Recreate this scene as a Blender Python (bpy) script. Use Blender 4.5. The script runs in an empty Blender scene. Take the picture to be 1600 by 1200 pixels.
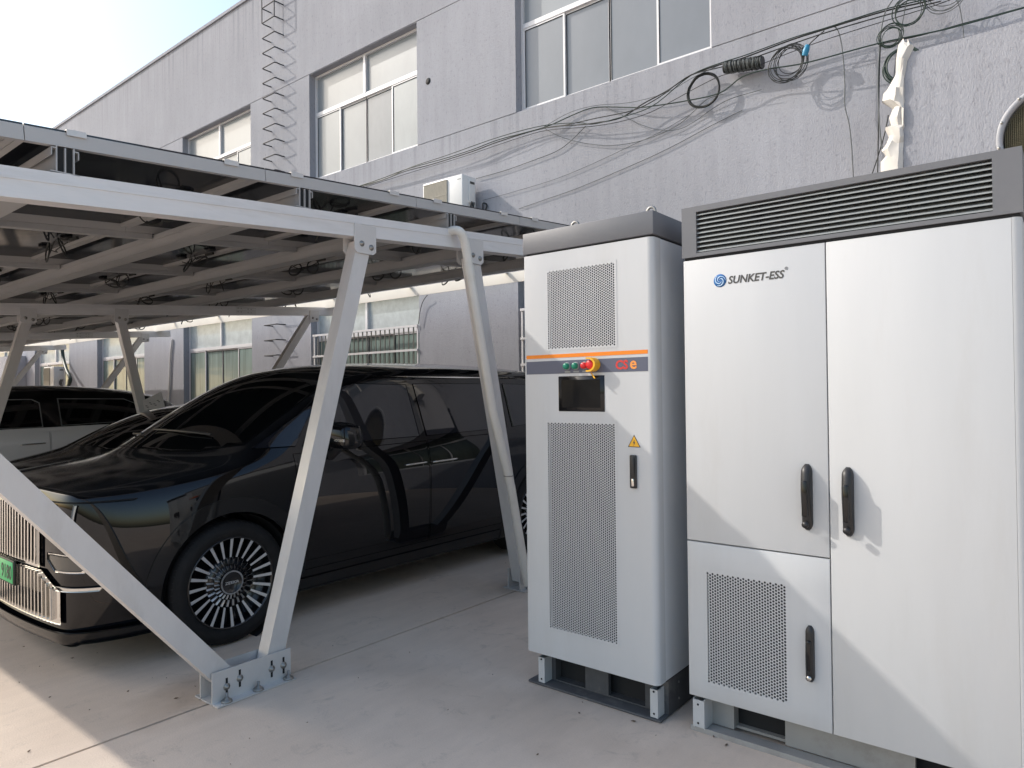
import bpy, bmesh, math, random
from mathutils import Vector, Matrix
from mathutils.bvhtree import BVHTree
import numpy as np

random.seed(7)
scene = bpy.context.scene
C = bpy.context.scene.collection

# ------------------------------------------------------------------ camera
CAM_H = 1.58
YAW, PITCH, ROLL, FPX = math.radians(38.845), math.radians(.679), math.radians(-.614), 1086.56
_cy, _sy = math.cos(YAW), math.sin(YAW)
_fw = Vector((-_sy * math.cos(PITCH), _cy * math.cos(PITCH), math.sin(PITCH)))
_r0 = Vector((_cy, _sy, 0)); _u0 = _r0.cross(_fw)
_r = math.cos(ROLL) * _r0 + math.sin(ROLL) * _u0
_u = -math.sin(ROLL) * _r0 + math.cos(ROLL) * _u0
cam_data = bpy.data.cameras.new('camera')
cam_data.sensor_width = 36; cam_data.sensor_fit = 'HORIZONTAL'
cam_data.lens = FPX / 1600 * 36
cam_data.clip_start = .05; cam_data.clip_end = 2000
cam = bpy.data.objects.new('camera', cam_data); C.objects.link(cam)
_m = Matrix((_r, _u, -_fw)).transposed().to_4x4()
_m.translation = Vector((0, 0, CAM_H))
cam.matrix_world = _m
scene.camera = cam

# ------------------------------------------------------------------ sky, sun, exposure
SUN = Vector((1.0, .47, -.82)).normalized()
w = bpy.data.worlds.new('World'); scene.world = w; w.use_nodes = True
nt = w.node_tree
sky = nt.nodes.new('ShaderNodeTexSky'); sky.sky_type = 'NISHITA'; sky.sun_disc = False
sky.sun_elevation = math.asin(-SUN.z); sky.sun_rotation = math.atan2(-SUN.x, -SUN.y)
sky.air_density = 1.5; sky.dust_density = 3.0; sky.ozone_density = 2.4; sky.altitude = 20
bg = nt.nodes['Background']; nt.links.new(sky.outputs[0], bg.inputs[0]); bg.inputs[1].default_value = .15
sun_d = bpy.data.lights.new('sun', 'SUN'); sun_d.energy = 2.0; sun_d.angle = math.radians(.55)
sun_d.color = (1, .945, .87)
sun_o = bpy.data.objects.new('sun', sun_d); C.objects.link(sun_o)
sun_o.rotation_euler = SUN.to_track_quat('-Z', 'Y').to_euler(); sun_o.location = (-20, -10, 30)
scene.view_settings.view_transform = 'Standard'; scene.view_settings.look = 'None'
scene.view_settings.exposure = .7; scene.view_settings.gamma = 1
scene.view_settings.use_curve_mapping = False

# ------------------------------------------------------------------ pixel helper (photo pixel + one known coordinate -> point)
def at(x, y, ax, v):
    d = _fw + (x - 800) / FPX * _r - (y - 600) / FPX * _u
    o = Vector((0, 0, CAM_H))
    return o + d * ((v - o[ax]) / d[ax])

# ------------------------------------------------------------------ materials
def N(nt, t, **kw):
    n = nt.nodes.new(t)
    for k, v in kw.items(): setattr(n, k, v)
    return n
def mat(name, col, rough=.5, metal=0, var=.0, vscale=4, bump=0, bscale=80, coat=0, spec=.5, stretch=(1, 1, 1), rvar=0, dirt=None, dscale=1.5, damt=.0, detail=6, coat_rough=.03, trans=0):
    m = bpy.data.materials.new(name); m.use_nodes = True
    t = m.node_tree; b = t.nodes['Principled BSDF']; L = t.links.new
    b.inputs['Base Color'].default_value = (*col, 1); b.inputs['Roughness'].default_value = rough
    b.inputs['Metallic'].default_value = metal; b.inputs['Specular IOR Level'].default_value = spec
    b.inputs['Coat Weight'].default_value = coat; b.inputs['Coat Roughness'].default_value = coat_rough
    if trans: b.inputs['Transmission Weight'].default_value = trans
    if not (var or bump or rvar or damt): return m
    tc = N(t, 'ShaderNodeTexCoord'); mp = N(t, 'ShaderNodeMapping'); mp.inputs['Scale'].default_value = stretch
    L(tc.outputs['Object'], mp.inputs[0])
    cur = None
    if var or rvar:
        no = N(t, 'ShaderNodeTexNoise'); no.inputs['Scale'].default_value = vscale; no.inputs['Detail'].default_value = detail
        no.inputs['Roughness'].default_value = .62
        L(mp.outputs[0], no.inputs['Vector'])
        if var:
            mr = N(t, 'ShaderNodeMapRange'); mr.inputs[1].default_value = .28; mr.inputs[2].default_value = .72
            mr.inputs[3].default_value = 1 - var; mr.inputs[4].default_value = 1 + var
            L(no.outputs[0], mr.inputs[0])
            mx = N(t, 'ShaderNodeMix', data_type='RGBA', blend_type='MULTIPLY'); mx.inputs[0].default_value = 1
            mx.inputs[6].default_value = (*col, 1); L(mr.outputs[0], mx.inputs[7]); cur = mx.outputs[2]
        if rvar:
            mr2 = N(t, 'ShaderNodeMapRange'); mr2.inputs[1].default_value = .3; mr2.inputs[2].default_value = .7
            mr2.inputs[3].default_value = max(0, rough - rvar); mr2.inputs[4].default_value = min(1, rough + rvar)
            L(no.outputs[0], mr2.inputs[0]); L(mr2.outputs[0], b.inputs['Roughness'])
    if damt:
        n2 = N(t, 'ShaderNodeTexNoise'); n2.inputs['Scale'].default_value = dscale; n2.inputs['Detail'].default_value = 8
        n2.inputs['Roughness'].default_value = .7
        L(mp.outputs[0], n2.inputs['Vector'])
        m3 = N(t, 'ShaderNodeMapRange'); m3.inputs[1].default_value = .52; m3.inputs[2].default_value = .75
        m3.inputs[3].default_value = 0; m3.inputs[4].default_value = damt; L(n2.outputs[0], m3.inputs[0])
        mx2 = N(t, 'ShaderNodeMix', data_type='RGBA'); L(m3.outputs[0], mx2.inputs[0])
        if cur: L(cur, mx2.inputs[6])
        else: mx2.inputs[6].default_value = (*col, 1)
        mx2.inputs[7].default_value = (*dirt, 1); cur = mx2.outputs[2]
    if cur: L(cur, b.inputs['Base Color'])
    if bump:
        nb = N(t, 'ShaderNodeTexNoise'); nb.inputs['Scale'].default_value = bscale; nb.inputs['Detail'].default_value = 5
        L(mp.outputs[0], nb.inputs['Vector'])
        bp = N(t, 'ShaderNodeBump'); bp.inputs['Strength'].default_value = bump; bp.inputs['Distance'].default_value = .01
        L(nb.outputs[0], bp.inputs['Height']); L(bp.outputs[0], b.inputs['Normal'])
    return m

M = {}
def stucco_mat():
    m = mat('stucco', (.45, .455, .50), .9, spec=.2)
    t = m.node_tree; L = t.links.new; b = t.nodes['Principled BSDF']
    tc = N(t, 'ShaderNodeTexCoord')
    mp = N(t, 'ShaderNodeMapping'); mp.inputs['Scale'].default_value = (3.2, 3.2, .42); L(tc.outputs['Object'], mp.inputs[0])
    st = N(t, 'ShaderNodeTexNoise'); st.inputs['Scale'].default_value = 2.2; st.inputs['Detail'].default_value = 9; st.inputs['Roughness'].default_value = .68
    L(mp.outputs[0], st.inputs['Vector'])
    lg = N(t, 'ShaderNodeTexNoise'); lg.inputs['Scale'].default_value = .45; lg.inputs['Detail'].default_value = 5; L(tc.outputs['Object'], lg.inputs['Vector'])
    a = N(t, 'ShaderNodeMapRange'); a.inputs[1].default_value = .3; a.inputs[2].default_value = .7; a.inputs[3].default_value = .93; a.inputs[4].default_value = 1.045; L(st.outputs[0], a.inputs[0])
    c = N(t, 'ShaderNodeMapRange'); c.inputs[1].default_value = .3; c.inputs[2].default_value = .7; c.inputs[3].default_value = .90; c.inputs[4].default_value = 1.06; L(lg.outputs[0], c.inputs[0])
    mu = N(t, 'ShaderNodeMath', operation='MULTIPLY'); L(a.outputs[0], mu.inputs[0]); L(c.outputs[0], mu.inputs[1])
    # pores: small dark pits of the sprayed plaster
    pv = N(t, 'ShaderNodeMapping'); pv.inputs['Scale'].default_value = (1, 1, .42); L(tc.outputs['Object'], pv.inputs[0])
    po = N(t, 'ShaderNodeTexNoise'); po.inputs['Scale'].default_value = 34; po.inputs['Detail'].default_value = 4; po.inputs['Roughness'].default_value = .7; L(pv.outputs[0], po.inputs['Vector'])
    pr = N(t, 'ShaderNodeMapRange'); pr.inputs[1].default_value = .30; pr.inputs[2].default_value = .44; pr.inputs[3].default_value = .72; pr.inputs[4].default_value = 1; L(po.outputs[0], pr.inputs[0])
    mu2 = N(t, 'ShaderNodeMath', operation='MULTIPLY'); L(mu.outputs[0], mu2.inputs[0]); L(pr.outputs[0], mu2.inputs[1])
    mx = N(t, 'ShaderNodeMix', data_type='RGBA', blend_type='MULTIPLY'); mx.inputs[0].default_value = 1
    sep = N(t, 'ShaderNodeSeparateXYZ'); L(tc.outputs['Object'], sep.inputs[0])
    dm = N(t, 'ShaderNodeMapping'); dm.inputs['Scale'].default_value = (9, 9, .22); L(tc.outputs['Object'], dm.inputs[0])
    dn = N(t, 'ShaderNodeTexNoise'); dn.inputs['Scale'].default_value = 1.0; dn.inputs['Detail'].default_value = 5; L(dm.outputs[0], dn.inputs['Vector'])
    dr = N(t, 'ShaderNodeMapRange'); dr.inputs[1].default_value = .50; dr.inputs[2].default_value = .68; dr.inputs[3].default_value = 0; dr.inputs[4].default_value = 1; L(dn.outputs[0], dr.inputs[0])
    prev = mu2.outputs[0]
    for z0_, z1_, am in ((4.7, 5.69, .20), (8.6, 10.0, .24), (3.4, 4.4, .08)):
        ra = N(t, 'ShaderNodeMapRange'); ra.inputs[1].default_value = z0_; ra.inputs[2].default_value = z1_; ra.inputs[3].default_value = 0; ra.inputs[4].default_value = am; L(sep.outputs[2], ra.inputs[0])
        lt = N(t, 'ShaderNodeMath', operation='LESS_THAN'); lt.inputs[1].default_value = z1_ + .001; L(sep.outputs[2], lt.inputs[0])
        m_a = N(t, 'ShaderNodeMath', operation='MULTIPLY'); L(ra.outputs[0], m_a.inputs[0]); L(lt.outputs[0], m_a.inputs[1])
        m_b = N(t, 'ShaderNodeMath', operation='MULTIPLY'); L(m_a.outputs[0], m_b.inputs[0]); L(dr.outputs[0], m_b.inputs[1])
        m_c = N(t, 'ShaderNodeMath', operation='SUBTRACT'); m_c.inputs[0].default_value = 1; L(m_b.outputs[0], m_c.inputs[1])
        m_d = N(t, 'ShaderNodeMath', operation='MULTIPLY'); L(prev, m_d.inputs[0]); L(m_c.outputs[0], m_d.inputs[1]); prev = m_d.outputs[0]
    mx.inputs[6].default_value = (.36, .365, .40, 1); L(prev, mx.inputs[7]); L(mx.outputs[2], b.inputs['Base Color'])
    f = N(t, 'ShaderNodeTexNoise'); f.inputs['Scale'].default_value = 75; f.inputs['Detail'].default_value = 6; f.inputs['Roughness'].default_value = .65; L(pv.outputs[0], f.inputs['Vector'])
    bp = N(t, 'ShaderNodeBump'); bp.inputs['Strength'].default_value = .75; bp.inputs['Distance'].default_value = .012; L(f.outputs[0], bp.inputs['Height']); L(bp.outputs[0], b.inputs['Normal'])
    return m
def concrete_mat():
    m = mat('concrete', (.40, .375, .345), .85, spec=.25)
    t = m.node_tree; L = t.links.new; b = t.nodes['Principled BSDF']
    tc = N(t, 'ShaderNodeTexCoord')
    lg = N(t, 'ShaderNodeTexNoise'); lg.inputs['Scale'].default_value = .55; lg.inputs['Detail'].default_value = 9; lg.inputs['Roughness'].default_value = .62; L(tc.outputs['Object'], lg.inputs['Vector'])
    cr = N(t, 'ShaderNodeValToRGB'); e = cr.color_ramp.elements
    e[0].position = .3; e[0].color = (.60, .49, .405, 1); e[1].position = .7; e[1].color = (.74, .62, .515, 1)
    L(lg.outputs[0], cr.inputs[0])
    mp = N(t, 'ShaderNodeMapping'); mp.inputs['Scale'].default_value = (4.5, 1.0, 1); mp.inputs['Rotation'].default_value = (0, 0, .55); L(tc.outputs['Object'], mp.inputs[0])
    st = N(t, 'ShaderNodeTexNoise'); st.inputs['Scale'].default_value = 2.4; st.inputs['Detail'].default_value = 8; st.inputs['Roughness'].default_value = .7; L(mp.outputs[0], st.inputs['Vector'])
    a = N(t, 'ShaderNodeMapRange'); a.inputs[1].default_value = .3; a.inputs[2].default_value = .7; a.inputs[3].default_value = .93; a.inputs[4].default_value = 1.05; L(st.outputs[0], a.inputs[0])
    mx = N(t, 'ShaderNodeMix', data_type='RGBA', blend_type='MULTIPLY'); mx.inputs[0].default_value = 1; L(cr.outputs[0], mx.inputs[6]); L(a.outputs[0], mx.inputs[7])
    # dark scuffs and spots
    sc = N(t, 'ShaderNodeTexNoise'); sc.inputs['Scale'].default_value = 5.5; sc.inputs['Detail'].default_value = 10; sc.inputs['Roughness'].default_value = .75; sc.inputs['Distortion'].default_value = 1.2; L(tc.outputs['Object'], sc.inputs['Vector'])
    s2 = N(t, 'ShaderNodeMapRange'); s2.inputs[1].default_value = .56; s2.inputs[2].default_value = .78; s2.inputs[3].default_value = 0; s2.inputs[4].default_value = .7; L(sc.outputs[0], s2.inputs[0])
    m2 = N(t, 'ShaderNodeMix', data_type='RGBA'); L(s2.outputs[0], m2.inputs[0]); L(mx.outputs[2], m2.inputs[6]); m2.inputs[7].default_value = (.30, .26, .225, 1)
    rs = N(t, 'ShaderNodeTexNoise'); rs.inputs['Scale'].default_value = 1.3; rs.inputs['Detail'].default_value = 6; L(tc.outputs['Object'], rs.inputs['Vector'])
    r2 = N(t, 'ShaderNodeMapRange'); r2.inputs[1].default_value = .56; r2.inputs[2].default_value = .74; r2.inputs[3].default_value = 0; r2.inputs[4].default_value = .35; L(rs.outputs[0], r2.inputs[0])
    m3 = N(t, 'ShaderNodeMix', data_type='RGBA'); L(r2.outputs[0], m3.inputs[0]); L(m2.outputs[2], m3.inputs[6]); m3.inputs[7].default_value = (.56, .455, .37, 1)
    gr = N(t, 'ShaderNodeTexNoise'); gr.inputs['Scale'].default_value = 55; gr.inputs['Detail'].default_value = 3; gr.inputs['Roughness'].default_value = .8; L(tc.outputs['Object'], gr.inputs['Vector'])
    g2 = N(t, 'ShaderNodeMapRange'); g2.inputs[1].default_value = .66; g2.inputs[2].default_value = .74; g2.inputs[3].default_value = 0; g2.inputs[4].default_value = .55; L(gr.outputs[0], g2.inputs[0])
    m4 = N(t, 'ShaderNodeMix', data_type='RGBA'); L(g2.outputs[0], m4.inputs[0]); L(m3.outputs[2], m4.inputs[6]); m4.inputs[7].default_value = (.25, .21, .18, 1)
    last = m4.outputs[2]; wn = N(t, 'ShaderNodeTexNoise'); wn.inputs['Scale'].default_value = 3.5; wn.inputs['Detail'].default_value = 6; L(tc.outputs['Object'], wn.inputs['Vector'])
    wsc = N(t, 'ShaderNodeVectorMath', operation='SCALE'); wsc.inputs['Scale'].default_value = .7; L(wn.outputs['Color'], wsc.inputs[0])
    wv = N(t, 'ShaderNodeVectorMath', operation='ADD'); L(tc.outputs['Object'], wv.inputs[0]); L(wsc.outputs[0], wv.inputs[1])
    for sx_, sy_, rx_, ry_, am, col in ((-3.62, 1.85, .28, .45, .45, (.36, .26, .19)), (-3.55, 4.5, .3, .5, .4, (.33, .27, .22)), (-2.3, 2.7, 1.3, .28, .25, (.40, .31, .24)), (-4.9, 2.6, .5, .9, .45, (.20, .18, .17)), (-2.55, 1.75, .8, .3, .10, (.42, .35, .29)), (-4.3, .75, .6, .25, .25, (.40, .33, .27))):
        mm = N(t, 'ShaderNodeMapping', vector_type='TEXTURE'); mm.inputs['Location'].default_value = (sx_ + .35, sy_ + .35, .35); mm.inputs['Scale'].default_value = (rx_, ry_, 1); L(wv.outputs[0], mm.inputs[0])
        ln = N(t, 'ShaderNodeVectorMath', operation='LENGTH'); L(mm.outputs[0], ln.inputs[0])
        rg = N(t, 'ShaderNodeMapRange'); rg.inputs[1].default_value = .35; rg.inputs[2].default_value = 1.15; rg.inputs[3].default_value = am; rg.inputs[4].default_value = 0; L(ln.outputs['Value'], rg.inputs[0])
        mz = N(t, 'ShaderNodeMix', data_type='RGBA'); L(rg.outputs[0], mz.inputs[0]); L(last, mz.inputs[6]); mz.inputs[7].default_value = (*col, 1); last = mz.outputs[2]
    L(last, b.inputs['Base Color'])
    f = N(t, 'ShaderNodeTexNoise'); f.inputs['Scale'].default_value = 120; f.inputs['Detail'].default_value = 5; L(tc.outputs['Object'], f.inputs['Vector'])
    bp = N(t, 'ShaderNodeBump'); bp.inputs['Strength'].default_value = .25; bp.inputs['Distance'].default_value = .006; L(f.outputs[0], bp.inputs['Height']); L(bp.outputs[0], b.inputs['Normal'])
    return m
M['stucco'] = stucco_mat(); M['concrete'] = concrete_mat()
M['alu'] = mat('aluminium', (.70, .69, .695), .42, .2, var=.05, vscale=6, stretch=(4, .6, 4), rvar=.1, dirt=(.40, .37, .33), dscale=2.2, damt=.3)
M['alu_leg'] = mat('leg_aluminium', (.60, .585, .58), .42, .2, var=.05, vscale=6, stretch=(4, 2, .6), rvar=.1, dirt=(.36, .33, .30), dscale=2.4, damt=.35)
M['alu_clean'] = mat('aluminium_clean', (.60, .59, .585), .38, .3, var=.04, vscale=8)
M['zinc'] = mat('zinc_bolt', (.32, .31, .29), .45, .8, var=.15, vscale=60)
M['gutter'] = mat('gutter_white', (.80, .76, .68), .55, var=.05, vscale=2)
M['pvc'] = mat('pvc_pipe', (.72, .69, .64), .42, var=.05, vscale=4, dirt=(.45, .40, .33), dscale=3, damt=.3)
M['pvglass'] = mat('solar_glass', (.012, .015, .022), .08, spec=.6, rvar=.05, vscale=3)
M['pvback'] = mat('solar_backsheet', (.012, .014, .018), .1, spec=.16, rvar=.05, vscale=2)
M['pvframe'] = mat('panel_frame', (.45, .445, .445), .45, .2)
M['pvback'].node_tree.nodes['Principled BSDF'].inputs['IOR'].default_value = 1.22
M['blackpl'] = mat('black_plastic', (.018, .018, .02), .42, var=.2, vscale=30)
M['cable'] = mat('black_cable', (.015, .017, .016), .5)
M['greencable'] = mat('dark_green_cable', (.012, .03, .022), .45)
M['greycable'] = mat('grey_cable', (.10, .11, .11), .55)
M['ladder'] = mat('rebar', (.05, .05, .055), .6, .3, var=.3, vscale=20)
M['cab'] = mat('cabinet_white', (.525, .535, .545), .42, var=.028, vscale=5, bump=.03, bscale=260, stretch=(1, 1, .16), rvar=.08, dirt=(.44, .43, .41), dscale=4.5, damt=.30)
M['cabside_lit'] = mat('cabinet_side_lightened', (.68, .70, .725), .45, var=.02, vscale=3, bump=.03, bscale=260)  # side lighter than the front, missing fill light put into the colour
M['capgrey'] = mat('cap_grey', (.135, .138, .15), .5, var=.05, vscale=5, bump=.04, bscale=300, dirt=(.25, .24, .23), dscale=3, damt=.2)
M['basegrey'] = mat('base_grey', (.075, .078, .085), .6, var=.15, vscale=12, dirt=(.26, .24, .22), dscale=6, damt=.5)
M['basepale'] = mat('base_pale', (.33, .325, .315), .6, var=.06, vscale=6, dirt=(.20, .18, .16), dscale=7, damt=.6)
M['slat'] = mat('louvre_slat', (.26, .275, .275), .45, var=.05, vscale=6)
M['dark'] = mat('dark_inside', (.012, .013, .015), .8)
M['meshgrey'] = mat('vent_filter', (.035, .038, .045), .8)
M['orange'] = mat('orange_print', (.80, .22, .01), .4)
M['bluegrey'] = mat('bluegrey_print', (.095, .105, .15), .45)
M['red'] = mat('red_plastic', (.62, .02, .025), .35)
M['redprint'] = mat('red_print', (.60, .04, .035), .4)
M['orangeprint'] = mat('orange_letter', (.85, .30, .06), .4)
M['yellow'] = mat('yellow_plastic', (.80, .42, .02), .4)
M['green'] = mat('green_plastic', (.005, .20, .12), .35)
M['screen'] = mat('screen_glass', (.006, .007, .009), .16, spec=.18, rvar=.06, vscale=9, stretch=(3, 1, .4))
M['ink'] = mat('grey_ink', (.06, .058, .055), .5)
M['blueink'] = mat('blue_ink', (.02, .13, .36), .45)
M['paleblue'] = mat('pale_blue_ink', (.50, .66, .82), .45)
M['paint'] = mat('black_car_paint', (.0025, .0027, .004), .5, coat=1, spec=.0, coat_rough=.008)
def dusty(m, amt, r0, r1):
    t = m.node_tree; b = t.nodes['Principled BSDF']; g_ = N(t, 'ShaderNodeNewGeometry'); sx = N(t, 'ShaderNodeSeparateXYZ'); t.links.new(g_.outputs['Normal'], sx.inputs[0])
    no = N(t, 'ShaderNodeTexNoise'); no.inputs['Scale'].default_value = 7; no.inputs['Detail'].default_value = 7; tc = N(t, 'ShaderNodeTexCoord'); t.links.new(tc.outputs['Object'], no.inputs['Vector'])
    mr = N(t, 'ShaderNodeMapRange'); mr.inputs[1].default_value = .55; mr.inputs[2].default_value = .97; mr.inputs[3].default_value = 0; mr.inputs[4].default_value = 1; t.links.new(sx.outputs[2], mr.inputs[0])
    n2 = N(t, 'ShaderNodeMapRange'); n2.inputs[1].default_value = .3; n2.inputs[2].default_value = .7; n2.inputs[3].default_value = .55; n2.inputs[4].default_value = 1; t.links.new(no.outputs[0], n2.inputs[0])
    mu = N(t, 'ShaderNodeMath', operation='MULTIPLY'); t.links.new(mr.outputs[0], mu.inputs[0]); t.links.new(n2.outputs[0], mu.inputs[1])
    c = tuple(b.inputs['Base Color'].default_value); mx = N(t, 'ShaderNodeMix', data_type='RGBA'); mx.inputs[6].default_value = c; mx.inputs[7].default_value = (*[v + amt for v in c[:3]], 1); t.links.new(mu.outputs[0], mx.inputs[0]); t.links.new(mx.outputs[2], b.inputs['Base Color'])
    rr = N(t, 'ShaderNodeMapRange'); rr.inputs[3].default_value = r0; rr.inputs[4].default_value = r1; t.links.new(mu.outputs[0], rr.inputs[0]); t.links.new(rr.outputs[0], b.inputs['Coat Roughness'])
dusty(M['paint'], .018, .008, .13)
M['paintwhite'] = mat('white_car_paint', (.70, .69, .70), .35, coat=1)
M['carglass'] = mat('car_glass', (.003, .0035, .004), .02, spec=.55)
M['sideglass'] = mat('side_glass', (.013, .014, .019), .02, spec=.6)
M['chrome'] = mat('chrome', (.66, .65, .63), .12, 1.0)
M['satin'] = mat('satin_chrome', (.62, .61, .59), .22, 1.0)
M['machined'] = mat('machined_alloy', (.66, .66, .67), .34, .55)
M['rimdark'] = mat('dark_rim', (.012, .012, .014), .25, .2, coat=.5)
M['rubber'] = mat('tyre_rubber', (.012, .012, .013), .7, spec=.25, var=.25, vscale=14, bump=.2, bscale=90)
M['blacktrim'] = mat('gloss_black_trim', (.005, .005, .006), .4, coat=.8, spec=.1)
M['lampglass'] = mat('lamp_lens', (.10, .09, .075), .08, spec=.7)
M['lampstrip'] = mat('lamp_strip', (.42, .43, .44), .2, .4)
M['platebl'] = mat('plate_green', (.08, .55, .20), .4)
M['plateframe'] = mat('plate_frame', (.012, .02, .015), .4)
M['winframe'] = mat('window_frame', (.70, .69, .70), .45, .1, var=.03)
M['grillebar'] = mat('grille_bar_grey', (.16, .165, .15), .5, .2)
M['alu_shaded'] = mat('aluminium_shaded', (.40, .40, .405), .45, .2, var=.06, vscale=5, stretch=(.5, 4, 4), rvar=.08, dirt=(.28, .25, .22), dscale=2, damt=.3)  # darker copy of the aluminium, with the underside shade put into the colour
M['ringgrey'] = mat('ring_grey', (.36, .365, .39), .5, var=.06, vscale=8)
M['acwhite'] = mat('appliance_white', (.76, .755, .74), .42, var=.03, vscale=5)
M['accream'] = mat('grille_cream', (.42, .39, .33), .55, var=.15, vscale=12, stretch=(6, 1, 1))
M['wrap'] = mat('white_wrap', (.58, .555, .52), .6, var=.05, vscale=8)
M['fanmesh'] = mat('fan_mesh', (.10, .085, .045), .6, var=.2, vscale=30)
M['paper'] = mat('paper', (.72, .69, .68), .7, var=.06, vscale=20)
M['leaf'] = mat('dry_leaf', (.14, .10, .07), .8, var=.3, vscale=40)
def pane_mat(name, col, rough, var, vs, stretch=(1, 1, 1), spec=.6):
    return mat(name, col, rough, var=var, vscale=vs, stretch=stretch, spec=spec, coat=.35, coat_rough=.03)
M['pane_up'] = pane_mat('frosted_pane', (.25, .27, .285), .3, .12, 1.2, (1, 1, .6))
M['pane_up2'] = pane_mat('frosted_pane_grey', (.19, .205, .225), .3, .10, 1.2, (1, 1, .6))
M['pane_up_b'] = pane_mat('frosted_pane_b', (.21, .225, .24), .22, .16, 1.6, (1, 1, .5)); M['pane_up_c'] = pane_mat('frosted_pane_c', (.28, .305, .315), .3, .12, 2.0, (1, 1, .5))
M['pane_low'] = pane_mat('curtained_pane', (.24, .31, .285), .25, .35, 5, (2.2, 1, .12))
M['pane_film'] = pane_mat('peeling_film_pane', (.46, .50, .50), .4, .18, 6)
M['pane_dark'] = pane_mat('dark_pane', (.10, .12, .10), .12, .3, 3, (2, 1, .3))

# ------------------------------------------------------------------ mesh helpers
class MB:
    def __init__(s): s.v = []; s.f = []; s.m = []; s.sm = []
    def add(s, vs, fs, mi=0, smooth=False):
        o = len(s.v); s.v += [tuple(p) for p in vs]
        for f in fs: s.f.append([i + o for i in f]); s.m.append(mi); s.sm.append(smooth)
        return s
    def box(s, x0, x1, y0, y1, z0, z1, mi=0):
        vs = [(x, y, z) for z in (z0, z1) for y in (y0, y1) for x in (x0, x1)]
        return s.add(vs, [(0, 2, 3, 1), (4, 5, 7, 6), (0, 1, 5, 4), (2, 6, 7, 3), (0, 4, 6, 2), (1, 3, 7, 5)], mi)
    def rbox(s, x0, x1, y0, y1, z0, z1, b=.01, seg=2, mi=0, edges=None):
        bm = bmesh.new()
        bmesh.ops.create_cube(bm, size=1)
        for v in bm.verts: v.co = Vector(((x0 + x1) / 2 + v.co.x * (x1 - x0), (y0 + y1) / 2 + v.co.y * (y1 - y0), (z0 + z1) / 2 + v.co.z * (z1 - z0)))
        es = [e for e in bm.edges if edges is None or edges(e)]
        bmesh.ops.bevel(bm, geom=es, offset=b, segments=seg, affect='EDGES', profile=.5)
        s.bm(bm, mi, True); return s
    def bm(s, bm, mi=0, smooth=False):
        bm.verts.index_update()
        s.add([v.co.copy() for v in bm.verts], [[v.index for v in f.verts] for f in bm.faces], mi, smooth)
        bm.free()
    def tube(s, pts, r, n=8, mi=0, cap=True, closed=False):
        pts = [Vector(p) for p in pts]; k = len(pts); vs = []
        rr = r if isinstance(r, (list, tuple)) else [r] * k
        up = None
        for i, p in enumerate(pts):
            a = pts[(i - 1) % k] if (closed or i > 0) else p
            b = pts[(i + 1) % k] if (closed or i < k - 1) else p
            d = (b - a)
            if d.length < 1e-9: d = Vector((0, 0, 1))
            d.normalize()
            if up is None: up = Vector((0, 0, 1)) if abs(d.z) < .9 else Vector((1, 0, 0))
            sx = d.cross(up).normalized(); up = sx.cross(d).normalized()
            for j in range(n):
                t = 2 * math.pi * j / n
                vs.append(p + rr[i] * (math.cos(t) * sx + math.sin(t) * up))
        fs = []
        for i in range(k if closed else k - 1):
            for j in range(n):
                a = i * n + j; b = i * n + (j + 1) % n; c = ((i + 1) % k) * n + (j + 1) % n; d = ((i + 1) % k) * n + j
                fs.append((a, b, c, d))
        s.add(vs, fs, mi, True)
        if cap and not closed:
            s.add(vs[:n], [tuple(range(n))[::-1]], mi); s.add(vs[-n:], [tuple(range(n))], mi)
        return s
    def lathe(s, prof, c, axis, n=48, mi=0, closed=False):
        # prof: (radius, along-axis) ; axis 0/1/2
        c = Vector(c); vs = []; ax = Vector([1 if i == axis else 0 for i in range(3)])
        e1 = Vector([1 if i == (axis + 1) % 3 else 0 for i in range(3)]); e2 = ax.cross(e1)
        for (r, h) in prof:
            for j in range(n):
                t = 2 * math.pi * j / n
                vs.append(c + ax * h + r * (math.cos(t) * e1 + math.sin(t) * e2))
        fs = []; k = len(prof)
        for i in range(k if closed else k - 1):
            for j in range(n):
                fs.append((i * n + j, i * n + (j + 1) % n, ((i + 1) % k) * n + (j + 1) % n, ((i + 1) % k) * n + j))
        s.add(vs, fs, mi, True); return s
    def disc(s, c, r, axis, h, n=32, mi=0):
        return s.lathe([(0.0001, 0), (r, 0), (r, h), (.0001, h)], c, axis, n, mi)
    def prism(s, poly, axis, a, b, mi=0):
        # poly: 2-D points in the two other axes (in order), extruded from a to b along axis
        k = len(poly); vs = []
        for h in (a, b):
            for p in poly:
                q = [0, 0, 0]; q[axis] = h; o = [i for i in range(3) if i != axis]; q[o[0]] = p[0]; q[o[1]] = p[1]; vs.append(q)
        fs = [tuple(range(k)), tuple(range(2 * k - 1, k - 1, -1))] + [(i, i + k, (i + 1) % k + k, (i + 1) % k) for i in range(k)]
        return s.add(vs, fs, mi)
    def beam(s, a, b, wd, ht, side=Vector((1, 0, 0)), mi=0):
        # rectangular bar from a to b; wd along side, ht along the third direction
        a = Vector(a); b = Vector(b); d = (b - a).normalized(); sd = side - d * side.dot(d); sd.normalize(); up = sd.cross(d)
        vs = [p + sd * (i * wd / 2) + up * (j * ht / 2) for p in (a, b) for i, j in ((-1, -1), (1, -1), (1, 1), (-1, 1))]
        return s.add(vs, [(3, 2, 1, 0), (4, 5, 6, 7), (0, 1, 5, 4), (1, 2, 6, 5), (2, 3, 7, 6), (3, 0, 4, 7)], mi)
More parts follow.
